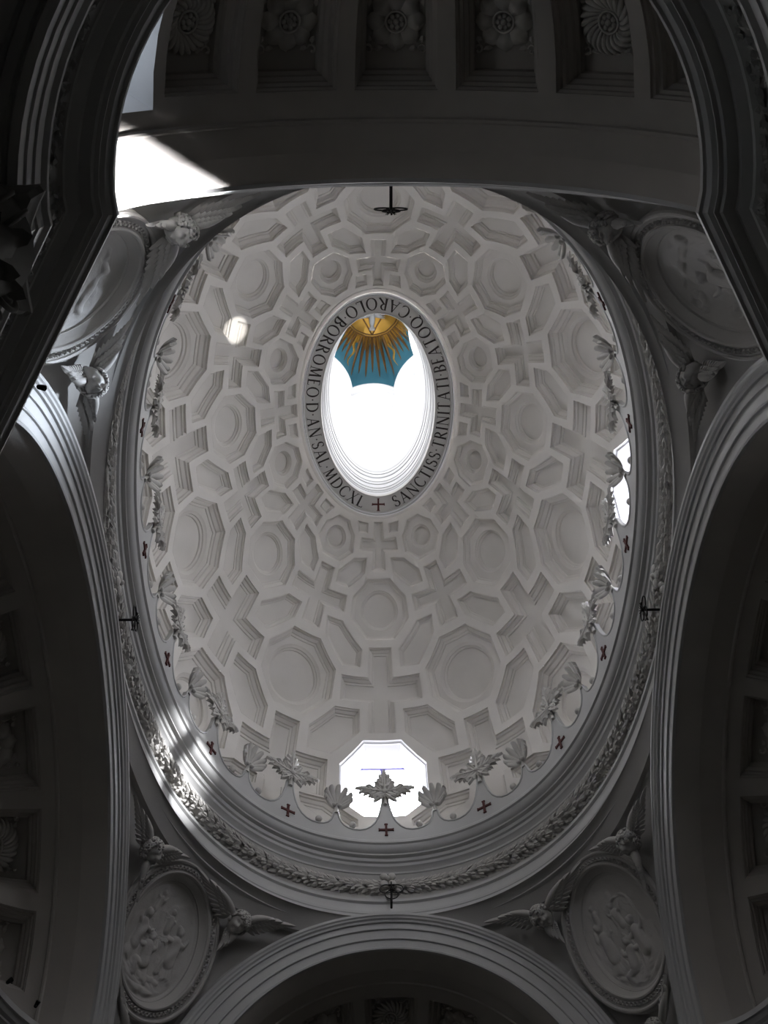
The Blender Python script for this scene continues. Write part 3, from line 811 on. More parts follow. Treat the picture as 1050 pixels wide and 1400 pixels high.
# ---- foliage strip of the lower frieze
mb = MB()
for i in range(NL_):
    a, b = LP[i], LP[(i + 1) % NL_]
    if a[1] > 4.8 and b[1] > 4.8 and abs(a[0]) < 2.7: continue
    L = np.linalg.norm(b - a); n = max(1, int(L / .06))
    for k in range(n):
        f = (k + rng.random()) / n; p = a + (b - a) * f; nn = LN[i] * (1 - f) + LN[(i + 1) % NL_] * f
        tg = np.array([*(b - a), 0]) / L
        for q in range(3):
            z = 8.68 + .46 * rng.random(); an = rng.uniform(0, 6.28)
            leaf_blob(mb, (p[0] + nn[0] * .385, p[1] + nn[1] * .385, z), tg * math.cos(an) + np.array([0, 0, math.sin(an)]), (-nn[0], -nn[1], 0), .13, .035, .03)
o = mb.build('frieze_foliage', M_stone, None); o.parent = lowc.children[0]; o['kind'] = 'stuff'

# ---- medallions
MC = np.array([3.806, 5.459, 12.419]); MS = np.array([-.54778, .83662, 0]); MV = np.array([-.30285, -.19829, .93218]); MN = -np.array([.77988, .51063, .36199]); MA, MBb = 1.108, 1.359
def relief_height(X, Z, seed):
    r_ = random.Random(seed); H = np.zeros_like(X)
    def cap(x0, z0, x1, z1, r0, r1, h=1.0):
        nonlocal H
        d = np.array([x1 - x0, z1 - z0]); l2 = d.dot(d) + 1e-9
        t = np.clip(((X - x0) * d[0] + (Z - z0) * d[1]) / l2, 0, 1); rr = r0 + (r1 - r0) * t
        dd = np.hypot(X - x0 - d[0] * t, Z - z0 - d[1] * t)
        H = np.maximum(H, h * np.sqrt(np.maximum(0, rr * rr - dd * dd)))
    def figure(x, z, s, lean, arm, kneel=False):
        hx, hz = x + lean * s * .45, z + s * (.64 if not kneel else .48)
        for q in range(7): cap(x + (q - 3) * .075 * s, z - s * (.40 + .03 * math.cos(q * 2)), x + lean * s * .18 + (q - 3) * .030 * s, z + s * .14, .060 * s, .045 * s, .9)
        cap(x, z - .05 * s, x + lean * s * .35, z + s * (.40 if not kneel else .26), .17 * s, .15 * s)
        if kneel: cap(x, z - .12 * s, x + .28 * s, z - .16 * s, .11 * s, .09 * s, 1.3); cap(x + .28 * s, z - .16 * s, x + .2 * s, z - .42 * s, .09 * s, .06 * s, 1.2)
        cap(hx, hz, hx + .01, hz + .03 * s, .095 * s, .09 * s, 1.5)
        cap(hx - .05 * s, hz + .05 * s, hx + .06 * s, hz + .08 * s, .07 * s, .06 * s, 1.6)
        sx_, sz_ = x + lean * s * .32, z + s * (.38 if not kneel else .24)
        for sd, a in ((-1, arm[0]), (1, arm[1])):
            ex, ez = sx_ + sd * .14 * s + .14 * s * math.cos(a), sz_ - .05 * s + .14 * s * math.sin(a)
            cap(sx_ + sd * .10 * s, sz_, ex, ez, .075 * s, .06 * s, 1.3); cap(ex, ez, ex + .17 * s * math.cos(a + .5 * sd), ez + .17 * s * math.sin(a + .5 * sd), .055 * s, .03 * s, 1.4)
            cap(ex, ez - .02 * s, ex - sd * .04 * s, ez - .22 * s, .045 * s, .02 * s, 1.0)
    if seed % 4 == 0:      # an arched doorway, figures before it
        for a in np.linspace(0, PI, 9): cap(-.12 + .2 * math.cos(a), .28 + .16 * math.sin(a), -.12 + .2 * math.cos(a + .35), .28 + .16 * math.sin(a + .35), .025, .025)
        cap(-.33, .28, -.36, -.3, .025, .025); cap(.09, .28, .09, .0, .025, .025)
        figure(-.18, -.35, .62, .1, (2.4, .4)); figure(.12, -.42, .6, -.15, (2.8, .9), True); figure(.38, -.15, .62, .05, (2.2, 1.2)); figure(.0, .12, .4, .1, (2.6, .5)); figure(.36, .3, .34, -.2, (2.2, .9))
        cap(-.3, -.62, .1, -.8, .05, .02)
    elif seed % 4 == 1:
        figure(-.35, -.1, .6, .1, (2.4, .4)); figure(.05, -.3, .62, .15, (2.0, .2), True); figure(.36, -.2, .6, -.1, (2.9, 1.2)); figure(-.1, .2, .36, .2, (2.3, .4)); figure(.28, .32, .34, -.1, (2.3, .8))
        cap(-.35, -.65, .25, -.72, .06, .05); cap(.0, -.75, .3, -.85, .07, .04)
    elif seed % 4 == 2:
        figure(.1, -.1, .66, -.15, (2.7, .5)); figure(-.3, -.3, .5, .25, (1.2, .4), True); figure(.42, -.3, .4, 0, (2.5, .7)); cap(-.5, .25, -.15, .5, .07, .03); cap(-.15, .5, .15, .62, .05, .02)
        for a in np.linspace(0, 5.5, 8): cap(.35 + .1 * math.cos(a), .5 + .1 * math.sin(a), .37 + .1 * math.cos(a), .5 + .1 * math.sin(a), .05, .05)
    else:
        figure(-.05, -.25, .7, .1, (2.6, .5)); figure(.38, -.1, .5, -.2, (2.4, 1.2)); figure(-.42, -.15, .5, .1, (2.0, .6), True); cap(-.4, .4, .1, .55, .06, .03); cap(.1, .55, .4, .4, .05, .02)
    H += .016 * np.sin(31 * X + 9 * Z + 2 * np.sin(7 * Z)) * (H > .02)
    H += .014 * np.sin(11 * X + seed) * np.sin(12 * Z + 1.7 * np.sin(9 * X)) + .012 * np.sin(23 * X + 5 * Z) * np.sin(19 * Z - 4 * X + seed)
    H += .012 * np.sin(19 * X + 7 * Z + seed) * np.sin(13 * Z - 5 * X) * (H > .01)
    for q in range(14): cap(r_.uniform(-.5, .5), r_.uniform(-.75, -.45), r_.uniform(-.5, .5), r_.uniform(-.75, -.5), .04, .02, .8)
    return H
def ell(a, b, th): return np.stack([a * np.cos(th), 0 * th, b * np.sin(th)], -1)
MED_SIDE = {(1, 1): 'lower right', (-1, 1): 'lower left', (1, -1): 'upper right', (-1, -1): 'upper left'}
MED_TXT = {(1, 1): 'robed figures before an arched doorway', (-1, 1): 'a crowded dark relief of seated figures', (1, -1): 'a dim relief, partly behind the cornice', (-1, -1): 'a pale relief, half hidden by the dark cornice'}
th = np.linspace(0, 2 * PI, 97)[:-1]
for qi, (sx, sy) in enumerate(((1, 1), (-1, 1), (1, -1), (-1, -1))):
    mir = np.array([sx, sy, 1]); root = empty('medallion'); root.matrix_world = frame_m(MC * mir, MN * mir, MV * mir)
    tag(root, '%s oval stucco medallion with %s' % (MED_SIDE[(sx, sy)], MED_TXT[(sx, sy)]), 'medallion', 'oval medallions between the arches')
    prof = [(.0, -.55), (0, .06), (.02, .09), (.045, .095), (.07, .08), (.075, .055), (.09, .055)]
    prof2 = [(.09, .055), (.205, .045)]
    prof3 = [(.205, .045), (.21, .075), (.235, .08), (.255, .06), (.26, .03), (.30, -.03), (.34, -.07), (.35, -.07), (.355, -.10), (.40, -.125)]
    def sweep(nm, pr, m):
        V = []
        for ins, y in pr:
            P = ell(MA - ins, MBb - ins, th); P[:, 1] = y; V += list(P)
        n = len(th); return mesh(nm, V, [(r * n + j, r * n + (j + 1) % n, (r + 1) * n + (j + 1) % n, (r + 1) * n + j) for r in range(len(pr) - 1) for j in range(n)], m, root, auto=.4)
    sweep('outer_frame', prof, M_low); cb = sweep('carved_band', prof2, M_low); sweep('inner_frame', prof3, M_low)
    mb = MB()
    for k in range(76):
        a = 2 * PI * k / 76; c = ell(MA - .148, MBb - .148, np.array([a]))[0] + (0, .055, 0)
        for j in range(4):
            an = a + j * PI / 2 + .78; leaf_blob(mb, c + np.array([math.cos(an) * .024, .0, math.sin(an) * .024]), (math.cos(an), .35, math.sin(an)), (0, 1, 0), .06, .02, .025)
        ball(mb, c + (0, .012, 0), .014, 5, 4)
    o = mb.build('band_flowers', M_low, cb); o['kind'] = 'stuff'
    g = []; ng, nt_ = 90, 190
    tt = np.linspace(0, 2 * PI, nt_, endpoint=False); RR = np.linspace(0, 1, ng)
    A_, B_ = MA - .40, MBb - .40; RG, TG = np.meshgrid(RR, tt, indexing='ij'); X = A_ * RG * np.cos(TG); Z = B_ * RG * np.sin(TG)
    bowl = -.125 - (.10 if sy > 0 else .14) * (1 - RG ** 2)
    H = relief_height(X / 1.12, Z / 1.25, 4 + qi) * .72
    fade = smooth01((1 - RG) / .08)
    V = np.stack([X, bowl + H * fade * (1.0 if sy > 0 else .8), Z], -1).reshape(-1, 3)
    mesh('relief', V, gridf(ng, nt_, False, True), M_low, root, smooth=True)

# ---- cherubs
def head_mesh(name, parent):
    nu, nv = 40, 30; V = []
    for i in range(nv + 1):
        p = PI * i / nv
        for j in range(nu):
            a = 2 * PI * j / nu; d = np.array([math.sin(p) * math.cos(a), math.sin(p) * math.sin(a), math.cos(p)])
            r = np.array([.135, .15, .165]); P = d * r
            if d[1] > 0:
                x, z = d[0], d[2]
                g = lambda cx, cz, sx, sz: math.exp(-((x - cx) / sx) ** 2 - ((z - cz) / sz) ** 2)
                dy = .040 * g(0, -.12, .10, .20) + .022 * g(0, -.22, .13, .08)            # nose
                dy -= .026 * (g(.33, .08, .15, .11) + g(-.33, .08, .15, .11))           # eye sockets
                dy += .012 * (g(.33, .06, .09, .06) + g(-.33, .06, .09, .06))           # eyeballs
                dy += .018 * (g(.42, -.30, .22, .2) + g(-.42, -.30, .22, .2))           # cheeks
                dy += .016 * g(0, -.46, .18, .05) - .014 * g(0, -.52, .16, .025) + .014 * g(0, -.58, .14, .05) + .022 * g(0, -.80, .22, .14) + .014 * g(0, .28, .5, .12)
                P = P + np.array([0, dy * 1.7, 0])
            V.append(P)
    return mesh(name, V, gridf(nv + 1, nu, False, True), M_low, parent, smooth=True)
def hair_mesh(parent, seed):
    r_ = random.Random(seed); mb = MB()
    for k in range(130):
        z = r_.uniform(-.35, 1); a = r_.uniform(0, 2 * PI); s = math.sqrt(1 - z * z); d = np.array([s * math.cos(a), s * math.sin(a), z])
        if d[1] > .45 and z < .42: continue
        if d[1] > -.1 and z < .1 and abs(d[0]) < .8: continue
        c = d * np.array([.145, .155, .178]); R_ = r_.uniform(.024, .040)
        e1 = np.cross(d, (0.3, .2, .9)); e1 /= np.linalg.norm(e1); e2 = np.cross(d, e1)
        tube(mb, [c + e1 * R_ * (1 - q / 9) * math.cos(q * 1.0) + e2 * R_ * (1 - q / 9) * math.sin(q * 1.0) + d * q * .004 for q in range(8)], [.015, .02, .022, .022, .02, .018, .015, .010], 5)
    return mb.build('hair', M_low, parent, smooth=True)
def wing_mesh(parent, root_p, tip_p, nrm, wside, width, seed):
    """feathered wing in the cherub's world space, later moved into its root's frame"""
    root_p, tip_p, nrm = (np.array(v, float) for v in (root_p, tip_p, nrm))
    ax = tip_p - root_p; L = np.linalg.norm(ax); ax /= L; nrm = nrm - ax * nrm.dot(ax); nrm /= np.linalg.norm(nrm); w = np.cross(ax, nrm) * wside
    mb = MB()
    def feather(p, d, l, wd, h):
        d = d / np.linalg.norm(d); s = np.cross(nrm, d); s /= np.linalg.norm(s); V = []; n = 7
        for i in range(n):
            t = i / (n - 1); ww = wd * (math.sin(PI * min(1, t * .92 + .12)) ** .6 if t < 1 else .05)
            c = p + d * l * t + nrm * (h + .035 * math.sin(PI * t * .8))
            V += [c - s * ww - nrm * .015, c - s * ww * .5 + nrm * .004, c + nrm * .018, c + s * ww * .5 + nrm * .004, c + s * ww - nrm * .015]
        mb.add(V, gridf(n, 5))
    def arm(f): return root_p + ax * L * f + w * width * .30 * math.sin(PI * min(1, f * 1.15)) 
    for i in range(10):
        f = i / 9; feather(arm(.06 + .50 * f) - w * .02, ax * (.75 + f * .6) - w * (.62 * (1 - f) ** 1.2 + .05), L * (.26 + .20 * f), .058 - .012 * f, .00 + .006 * i)
    for i in range(9):
        f = i / 8; feather(arm(.04 + .44 * f), ax * (.85 + f * .5) - w * .50 * (1 - f), L * (.20 + .06 * f), .052, .045 + .005 * i)
    for i in range(8):
        f = i / 7; feather(arm(.02 + .40 * f) + w * .02, ax - w * .34 * (1 - f), L * .17, .045, .080 + .004 * i)
    tube(mb, [arm(q * .62) + w * .03 + nrm * (.085 + .03 * math.sin(PI * q)) for q in np.linspace(0, 1, 9)], [.05, .065, .07, .07, .062, .052, .042, .030, .012], 8, up=nrm)
    return mb.build('wing', M_low, parent, auto=.9)
def cherub(label, hp, up, nrm, tips, scale=1.0, turn=0.0, seed=1, lift=.14):
    root = empty('cherub'); hp = np.array(hp, float); nrm = np.array(nrm, float) / np.linalg.norm(nrm); up = np.array(up, float)
    M = frame_m(hp + nrm * lift, nrm, up, scale); root.matrix_world = M
    h = head_mesh('head', root); hair_mesh(h, seed)
    dn = np.array([0, 0, 1.0]) - hp; dn /= np.linalg.norm(dn); fd = nrm * .30 + dn * .70; fd = fd / np.linalg.norm(fd)
    tgx = np.cross(nrm, up / np.linalg.norm(up)); fd = fd + tgx * math.sin(turn) * .35
    h.matrix_basis = (M.inverted() @ frame_m(hp + nrm * lift, fd, up, scale))
    Mi = M.inverted()
    for (tp, ws, wd) in tips:
        tp = np.array(tp, float); d = tp - hp; d /= np.linalg.norm(d)
        wobj = wing_mesh(root, hp + d * .13 + nrm * .05, tp + nrm * .03, nrm, ws, wd, seed)
        wobj.data.transform(Mi)
    tag(root, label, 'cherub', 'winged cherub heads round the medallions'); return root
def pf(s, tau, sx, sy):
    P = pend(np.array(s), np.array(tau), sx, sy); e = .01
    up = pend(np.array(s - e), np.array(tau), sx, sy) - pend(np.array(s + e), np.array(tau), sx, sy)
    tg = pend(np.array(s), np.array(tau + e), sx, sy) - pend(np.array(s), np.array(tau - e), sx, sy)
    n = np.cross(up, tg); n /= np.linalg.norm(n)
    if n.dot(np.array([0, 0, 11.5]) - P) < 0: n = -n
    return P, up / np.linalg.norm(up), n
seed = 3
for (sx, sy) in ((1, 1), (-1, 1), (1, -1), (-1, -1)):
    side = MED_SIDE[(sx, sy)]; flip = sx * sy
    P, up, n = pf(.60, .755, sx, sy); m, _, _ = pf(.345, .50, sx, sy); t1, _, _ = pf(.53, .925, sx, sy); t2, _, _ = pf(.98, .86, sx, sy)
    lbl = {(1, 1): 'turned stucco cherub head above the lower right medallion, beside the right arch', (-1, 1): 'stucco cherub head above the lower left medallion, beside the left arch',
           (1, -1): 'dim stucco cherub head below the upper right medallion, beside the right arch', (-1, -1): 'pale stucco cherub head below the upper left medallion, between frame and cornice'}[(sx, sy)]
    t2 = P + (t2 - P) * .6
    cherub(lbl, P, up, n, [(m, flip, .3), (t1, -flip, .25), (t2, -flip, .22)], 1.2, .5 * flip, seed, .17); seed += 1
    P, up, n = pf(.49, .225, sx, sy); m2, _, _ = pf(.35, .46, sx, sy); t1, _, _ = pf(.375, .06, sx, sy); t2, _, _ = pf(.80, .20, sx, sy)
    lbl = {(1, 1): 'stucco cherub head left of the lower right medallion with wing pointing left', (-1, 1): 'stucco cherub head right of the lower left medallion with wing pointing right',
           (1, -1): 'dim stucco cherub head left of the upper right medallion, under the top arch', (-1, -1): 'pale cherub with curly hair right of the upper left medallion, by the sunlit arch edge'}[(sx, sy)]
    t2 = P + (t2 - P) * .6
    cherub(lbl, P, up, n, [(m2, -flip, .3), (t1, flip, .3), (t2, flip, .22)], 1.2, -.4 * flip, seed, .17); seed += 1
for sx in (1, -1):
    P, up, n = pf(1.30, .62, sx, 1); a_, _, _ = pf(1.12, .96, sx, 1); b_, _, _ = pf(1.2, .15, sx, 1)
    cherub('stucco cherub head at the foot of the lower %s medallion, wings hugging its frame' % ('right' if sx > 0 else 'left'), P, up, n, [(a_, sx, .3), (b_, -sx, .3)], 1.0, 0.0, seed, .2); seed += 1

# ---- rosettes in the vault coffers
def rosette_tpl(kind_):
    r = empty('rosette'); R_ = .335
    if kind_ == 0:      # eight broad petals
        mb = MB(); n = 8; V = []
        for i in range(9):
            t = i / 8; w = .105 * math.sin(PI * min(1, .15 + t * .80)) ** .7
            for q in (-1, -.5, 0, .5, 1): V.append((w * q, .035 + .06 * math.sin(PI * t) - .03 * abs(q) + .015 * (abs(q) < .1), .10 + (R_ - .10) * t))
        mb.add(V, gridf(9, 5)); V2 = [(x, y - .03, z) for x, y, z in V]; mb.add(V2, [f[::-1] for f in gridf(9, 5)]); n = 8; off = .10
    else:               # thin curled petals
        mb = MB(); pts = []; n = 22
        for i in range(8):
            t = i / 7; a = .55 * t; rr = .12 + (R_ - .12) * t; pts.append((math.sin(a) * rr, .03 + .06 * math.sin(PI * t * .9), math.cos(a) * rr))
        tube(mb, pts, [.012, .02, .026, .03, .032, .03, .024, .01], 6, up=(0, 1, 0))
    pet = mb.build('petal', M_vault_o, r, smooth=True)
    for k in range(1, n):
        p = pet.copy(); COL.objects.link(p); p.parent = r; p.rotation_euler = (0, 2 * PI * k / n, 0)
    mb = MB(); tube(mb, [(.115 * math.cos(a), .06, .115 * math.sin(a)) for a in np.linspace(0, 2 * PI, 17)[:-1]], .014, 6, True, up=(0, 1, 0)); mb.build('ring', M_vault_o, r, smooth=True)
    mb = MB(); ball(mb, (0, .06, 0), (.035, .04, .035), 8, 6)
    for k in range(7):
        a = 2 * PI * k / 7; ball(mb, (.065 * math.cos(a), .055, .065 * math.sin(a)), (.028, .03, .028), 8, 5)
    mb.build('bud', M_vault_o, r, smooth=True)
    for s1 in (-1, 1):
        for s2 in (-1, 1):
            mb = MB()
            c = np.array([s1 * .30, .02, s2 * .30])
            tube(mb, [c + np.array([math.cos(a) * .05 * (1 - a / 9), .01 * a, math.sin(a) * .05 * (1 - a / 9)]) for a in np.linspace(0, 6, 9)], .014, 5, up=(0, 1, 0))
            leaf_blob(mb, c + (-s1 * .0, .01, -s2 * .10), (0, .2, 1), (0, 1, 0), .12, .035, .03); leaf_blob(mb, c + (-s1 * .10, .01, 0), (1, .2, 0), (0, 1, 0), .12, .035, .03)
            mb.build('corner_scroll', M_vault_o, r)
    return r
M_vault_o = mat('vault_ornament', (0.56, 0.54, 0.50), 0.8, 0.1, 30, 0.06)
T0 = rosette_tpl(0); T1 = rosette_tpl(1); used = [False, False]
NW = {0: 'in the middle', 1: 'first right of the middle', 2: 'second right of the middle', 3: 'third right of the middle', -1: 'first left of the middle', -2: 'second left of the middle', -3: 'third left of the middle'}
for (kind, sg), spots in SPOTS.items():
    for (k, ri, p, n, td) in spots:
        if ri > 0: continue
        if kind == 'end' and abs(k) > 2: continue
        if kind == 'side' and k < -1: continue
        ty = 1 if abs(k) % 2 == 0 and not (kind == 'end' and sg == -1 and k == 0) else 0
        if kind == 'end' and sg == -1 and abs(k) == 2: ty = 1
        sc_ = 1.05 if kind == 'end' else 1.25
        up = np.cross(n, td)
        M = frame_m(p, n, up, sc_)
        tpl = (T0, T1)[ty]
        if not used[ty]: o = tpl; used[ty] = True
        else: o = clone(tpl, M)
        o.matrix_world = M
        what = ('broad-petalled stucco rosette', 'spiral stucco rosette with thin petals')[ty]
        if kind == 'end': lab = '%s in the %s vault, %s' % (what, 'top' if sg < 0 else 'bottom', NW[k])
        else: lab = '%s in the %s vault, %s' % (what, 'left' if sg < 0 else 'right', {-1: 'topmost of its row', 0: 'level with the iron bracket', 1: 'first below the bracket level', 2: 'second below the bracket level', 3: 'lowest of its row'}[k])
        tag(o, lab, 'rosette', 'rosettes in the vault coffers')

# ---- iron brackets at the crowns of the arches
def bracket(loc, inward, up=(0, 0, 1)):
    r = empty('iron_bracket'); r.matrix_world = frame_m(loc, inward, up)
    mb = MB(); tube(mb, [(0, -.10, 0), (0, .34, 0)], .022, 8); mb.build('rod', M_iron, r)
    mb = MB(); 
    for cx, cz in ((-.10, .04), (.10, .04), (0, -.10)): tube(mb, [(cx + .12 * math.cos(a), .34, cz + .10 * math.sin(a)) for a in np.linspace(0, 2 * PI, 25)[:-1]], .011, 6, True, up=(0, 1, 0))
    mb.build('trefoil', M_iron, r)
    mb = MB(); tube(mb, [(0, .35, -.30), (0, .35, .20)], .014, 6); tube(mb, [(-.06, .35, .13), (.06, .35, .13)], .012, 6); ball(mb, (0, .36, 0), .035, 8, 6)
    for a in np.linspace(0, 2 * PI, 9)[:-1]: tube(mb, [(0, .36, 0), (.07 * math.cos(a), .40, .07 * math.sin(a))], .006, 5)
    mb.build('candle_cross', M_iron, r); return r
for loc, inw, lab in (((0.04, 6.45, 14.0), (0, -1, 0), 'black iron bracket with three rings over the bottom arch'), ((-.02, -6.45, 14.0), (0, 1, 0), 'black iron bracket seen edge-on at the top arch, against the coffers'),
                      ((-4.40, .20, 14.0), (1, 0, 0), 'black iron bracket jutting over the garland from the left arch'), ((4.40, .14, 14.0), (-1, 0, 0), 'black iron bracket jutting over the garland from the right arch')):
    tag(bracket(loc, inw), lab, 'bracket', 'iron brackets on the four arches')

# ---- small spotlights clipped to the cornice
for loc, dr, lab in (((-5.20, 3.08, 9.62), (.6, .1, .8), 'small black spotlight on the cornice at the far lower left edge'), ((-4.90, 3.55, 9.62), (.5, -.6, .6), 'small black spotlight lying on the lower left cornice, near the bottom corner'),
                     ((-3.60, -5.16, 9.61), (.6, .4, .7), 'small black spotlight above the dark left cornice, beside the arch moulding')):
    r = empty('spotlight'); r.matrix_world = frame_m(loc, dr, (.1, .2, 1), .55)
    mb = MB(); tube(mb, [(0, -.02, 0), (0, .0, 0), (0, .14, 0), (0, .15, 0)], [.03, .045, .06, .045], 10, up=(0, 0, 1)); mb.build('lamp_housing', M_iron, r, auto=.6)
    mb = MB(); tube(mb, [(0, .05, -.05), (0, .04, -.14)], .012, 6); mb.build('clamp', M_iron, r)
    tag(r, lab, 'spotlight')
# ---- corner column with capital
col = empty('column', (-3.42, -6.90, -1.6))
def local(o, parent): o.parent = parent; o.data.transform(Matrix.Translation((-parent.location.x, -parent.location.y, -parent.location.z)))
cxy = np.array([-3.42, -6.90]); ang0 = math.atan2(.99, -.25)
mb = MB(); V = []
for z, r in ((-1.6, .50), (-1.3, .50), (-1.25, .42), (2.0, .41), (6.85, .35), (6.9, .40), (6.98, .40), (7.0, .35)):
    V += [(cxy[0] + r * math.cos(a), cxy[1] + r * math.sin(a), z) for a in np.linspace(0, 2 * PI, 33)[:-1]]
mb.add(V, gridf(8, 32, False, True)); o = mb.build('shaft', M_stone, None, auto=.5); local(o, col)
cap = empty('capital'); cap.parent = col
mb = MB(); V = []
for z, r in ((7.0, .34), (7.3, .36), (7.6, .42), (7.85, .52)):
    V += [(cxy[0] + r * math.cos(a), cxy[1] + r * math.sin(a), z) for a in np.linspace(0, 2 * PI, 33)[:-1]]
mb.add(V, gridf(4, 32, False, True)); o = mb.build('bell', M_stone, None, smooth=True); local(o, col)
# abacus: concave sided slab
V = []
for z, k in ((7.84, .92), (7.88, .96), (7.95, .98), (7.98, 1.03), (8.03, 1.03)):
    for i in range(4):
        a0 = ang0 + PI / 4 + i * PI / 2
        A = np.array([math.cos(a0), math.sin(a0)]) * .74; B = np.array([math.cos(a0 + PI / 2), math.sin(a0 + PI / 2)]) * .74
        for s in np.linspace(.06, .94, 9):
            m = A + (B - A) * s; nrm = (A + B); nrm /= np.linalg.norm(nrm); m = m - nrm * .11 * 4 * s * (1 - s); V.append((*(cxy + m * k), z))
mb = MB(); n = 36; mb.add(V, gridf(5, n, False, True)); mb.add([V[j] for j in range(n)], [tuple(range(n))]); o = mb.build('abacus', M_stone, None, auto=.5); local(o, col)
for i in range(4):
    a0 = ang0 + PI / 4 + i * PI / 2; d = np.array([math.cos(a0), math.sin(a0), 0]); mb = MB()
    for s in (-1, 1):
        sd = np.array([-d[1], d[0], 0]) * s * .07
        pts = []
        for q in np.linspace(0, 11, 40):
            rr = .155 * (1 - q / 13); pts.append(np.array([*cxy, 7.66]) + d * (.50 + rr * math.cos(q + 1.57)) + np.array([0, 0, rr * math.sin(q + 1.57)]) + sd * (1 + .02 * q))
        tube(mb, pts, .022, 6, up=tuple(np.cross(d, (0, 0, 1))))
    o = mb.build('volute', M_stone, None, smooth=True); local(o, col)
for row, (z0, r0, hgt, n_l) in enumerate(((7.0, .36, .38, 8), (7.05, .40, .60, 8))):
    for i in range(n_l):
        a = ang0 + (i + .5 * row) * 2 * PI / n_l; d = np.array([math.cos(a), math.sin(a), 0]); t = np.array([-d[1], d[0], 0]); V = []
        for j in range(9):
            f = j / 8; ww = .13 * math.sin(PI * (.2 + .75 * f)) ** .5 * (1 + .15 * math.cos(j * 3.1)); out = .02 + .12 * f ** 3 + (.05 if j == 8 else 0); zz = z0 + hgt * min(f, .92) - (.05 if j == 8 else 0)
            for q in (-1, -.5, 0, .5, 1): V.append(np.array([*cxy, zz]) + d * (r0 + out + .03 * math.cos(q * 3.1)) + t * ww * q)
        mb = MB(); mb.add(V, gridf(9, 5)); o = mb.build('acanthus_leaf', M_stone, None, smooth=True); local(o, col)
bpy.data.objects.remove(cap)
tag(col, 'dark stone column with a scrolled capital in the left corner under the cornice', 'column')

# ---- inscription
Tk, tn = .15, .062
def ln(x0, y0, x1, y1, w): return ('l', x0, y0, x1, y1, w)
def sf(x, y, l=.13): return ('l', x - l, y, x + l, y, .035)
def stem(x, w=Tk): return [ln(x, .0, x, 1, w), sf(x, .015), sf(x, .985)]
def arc(cx, cy, rx, ry, a0, a1, w0=tn, w1=Tk): return ('a', cx, cy, rx, ry, a0, a1, w0, w1)
G = {'I': (.22, stem(.11)), 'L': (.5, stem(.11) + [ln(.11, .02, .48, .02, tn), ln(.48, 0, .5, .16, .04)]), 'T': (.62, stem(.31) + [ln(.03, .98, .59, .98, tn), ln(.03, .98, .0, .85, .04), ln(.59, .98, .62, .85, .04)]),
     'N': (.78, [ln(.10, 0, .10, 1, tn), ln(.10, 1, .68, 0, Tk), ln(.68, 0, .68, 1, tn), sf(.1, .015), sf(.68, .985), sf(.04, .985, .08)]),
     'A': (.74, [ln(.08, 0, .37, 1, tn), ln(.37, 1, .66, 0, Tk), ln(.18, .34, .56, .34, tn), sf(.08, .015), sf(.66, .015)]),
     'E': (.5, stem(.11) + [ln(.11, .02, .46, .02, tn), ln(.11, .51, .38, .51, tn), ln(.11, .98, .43, .98, tn), ln(.46, 0, .49, .14, .04), ln(.43, 1, .44, .86, .04)]),
     'C': (.74, [arc(.42, .5, .36, .49, 45, 315), ln(.68, .86, .69, .72, .04), ln(.68, .14, .69, .26, .04)]), 'O': (.84, [arc(.42, .5, .37, .49, 0, 360)]),
     'Q': (.86, [arc(.42, .5, .37, .49, 0, 360), ln(.45, .08, .82, -.2, .08)]), 'D': (.78, stem(.11) + [arc(.28, .5, .44, .48, -90, 90), ln(.11, .98, .3, .98, tn), ln(.11, .02, .3, .02, tn)]),
     'B': (.56, stem(.11) + [arc(.22, .75, .24, .23, -90, 90), arc(.22, .27, .30, .25, -90, 90), ln(.11, .98, .24, .98, tn), ln(.11, .52, .24, .52, tn), ln(.11, .02, .24, .02, tn)]),
     'R': (.64, stem(.11) + [arc(.22, .74, .26, .24, -90, 90), ln(.11, .98, .24, .98, tn), ln(.11, .5, .26, .5, tn), ln(.26, .5, .62, 0, Tk * .9), sf(.62, .01, .06)]),
     'M': (.92, [ln(.12, 0, .17, 1, tn), ln(.17, 1, .45, .05, Tk), ln(.45, .05, .73, 1, tn), ln(.73, 1, .80, 0, Tk), sf(.12, .015), sf(.8, .015)]),
     'S': (.52, [arc(.27, .745, .20, .235, 30, 245, tn, Tk * .9), arc(.26, .265, .22, .245, -150, 68, tn, Tk * .9), ln(.20, .57, .33, .46, Tk), ln(.45, .88, .46, .74, .04), ln(.07, .13, .06, .28, .04)]),
     'X': (.72, [ln(.08, 1, .64, 0, Tk), ln(.64, 1, .08, 0, tn), sf(.08, .985), sf(.64, .985), sf(.08, .015), sf(.64, .015)]), '.': (.14, [ln(.07, .46, .07, .58, .10)]), ' ': (.3, [])}
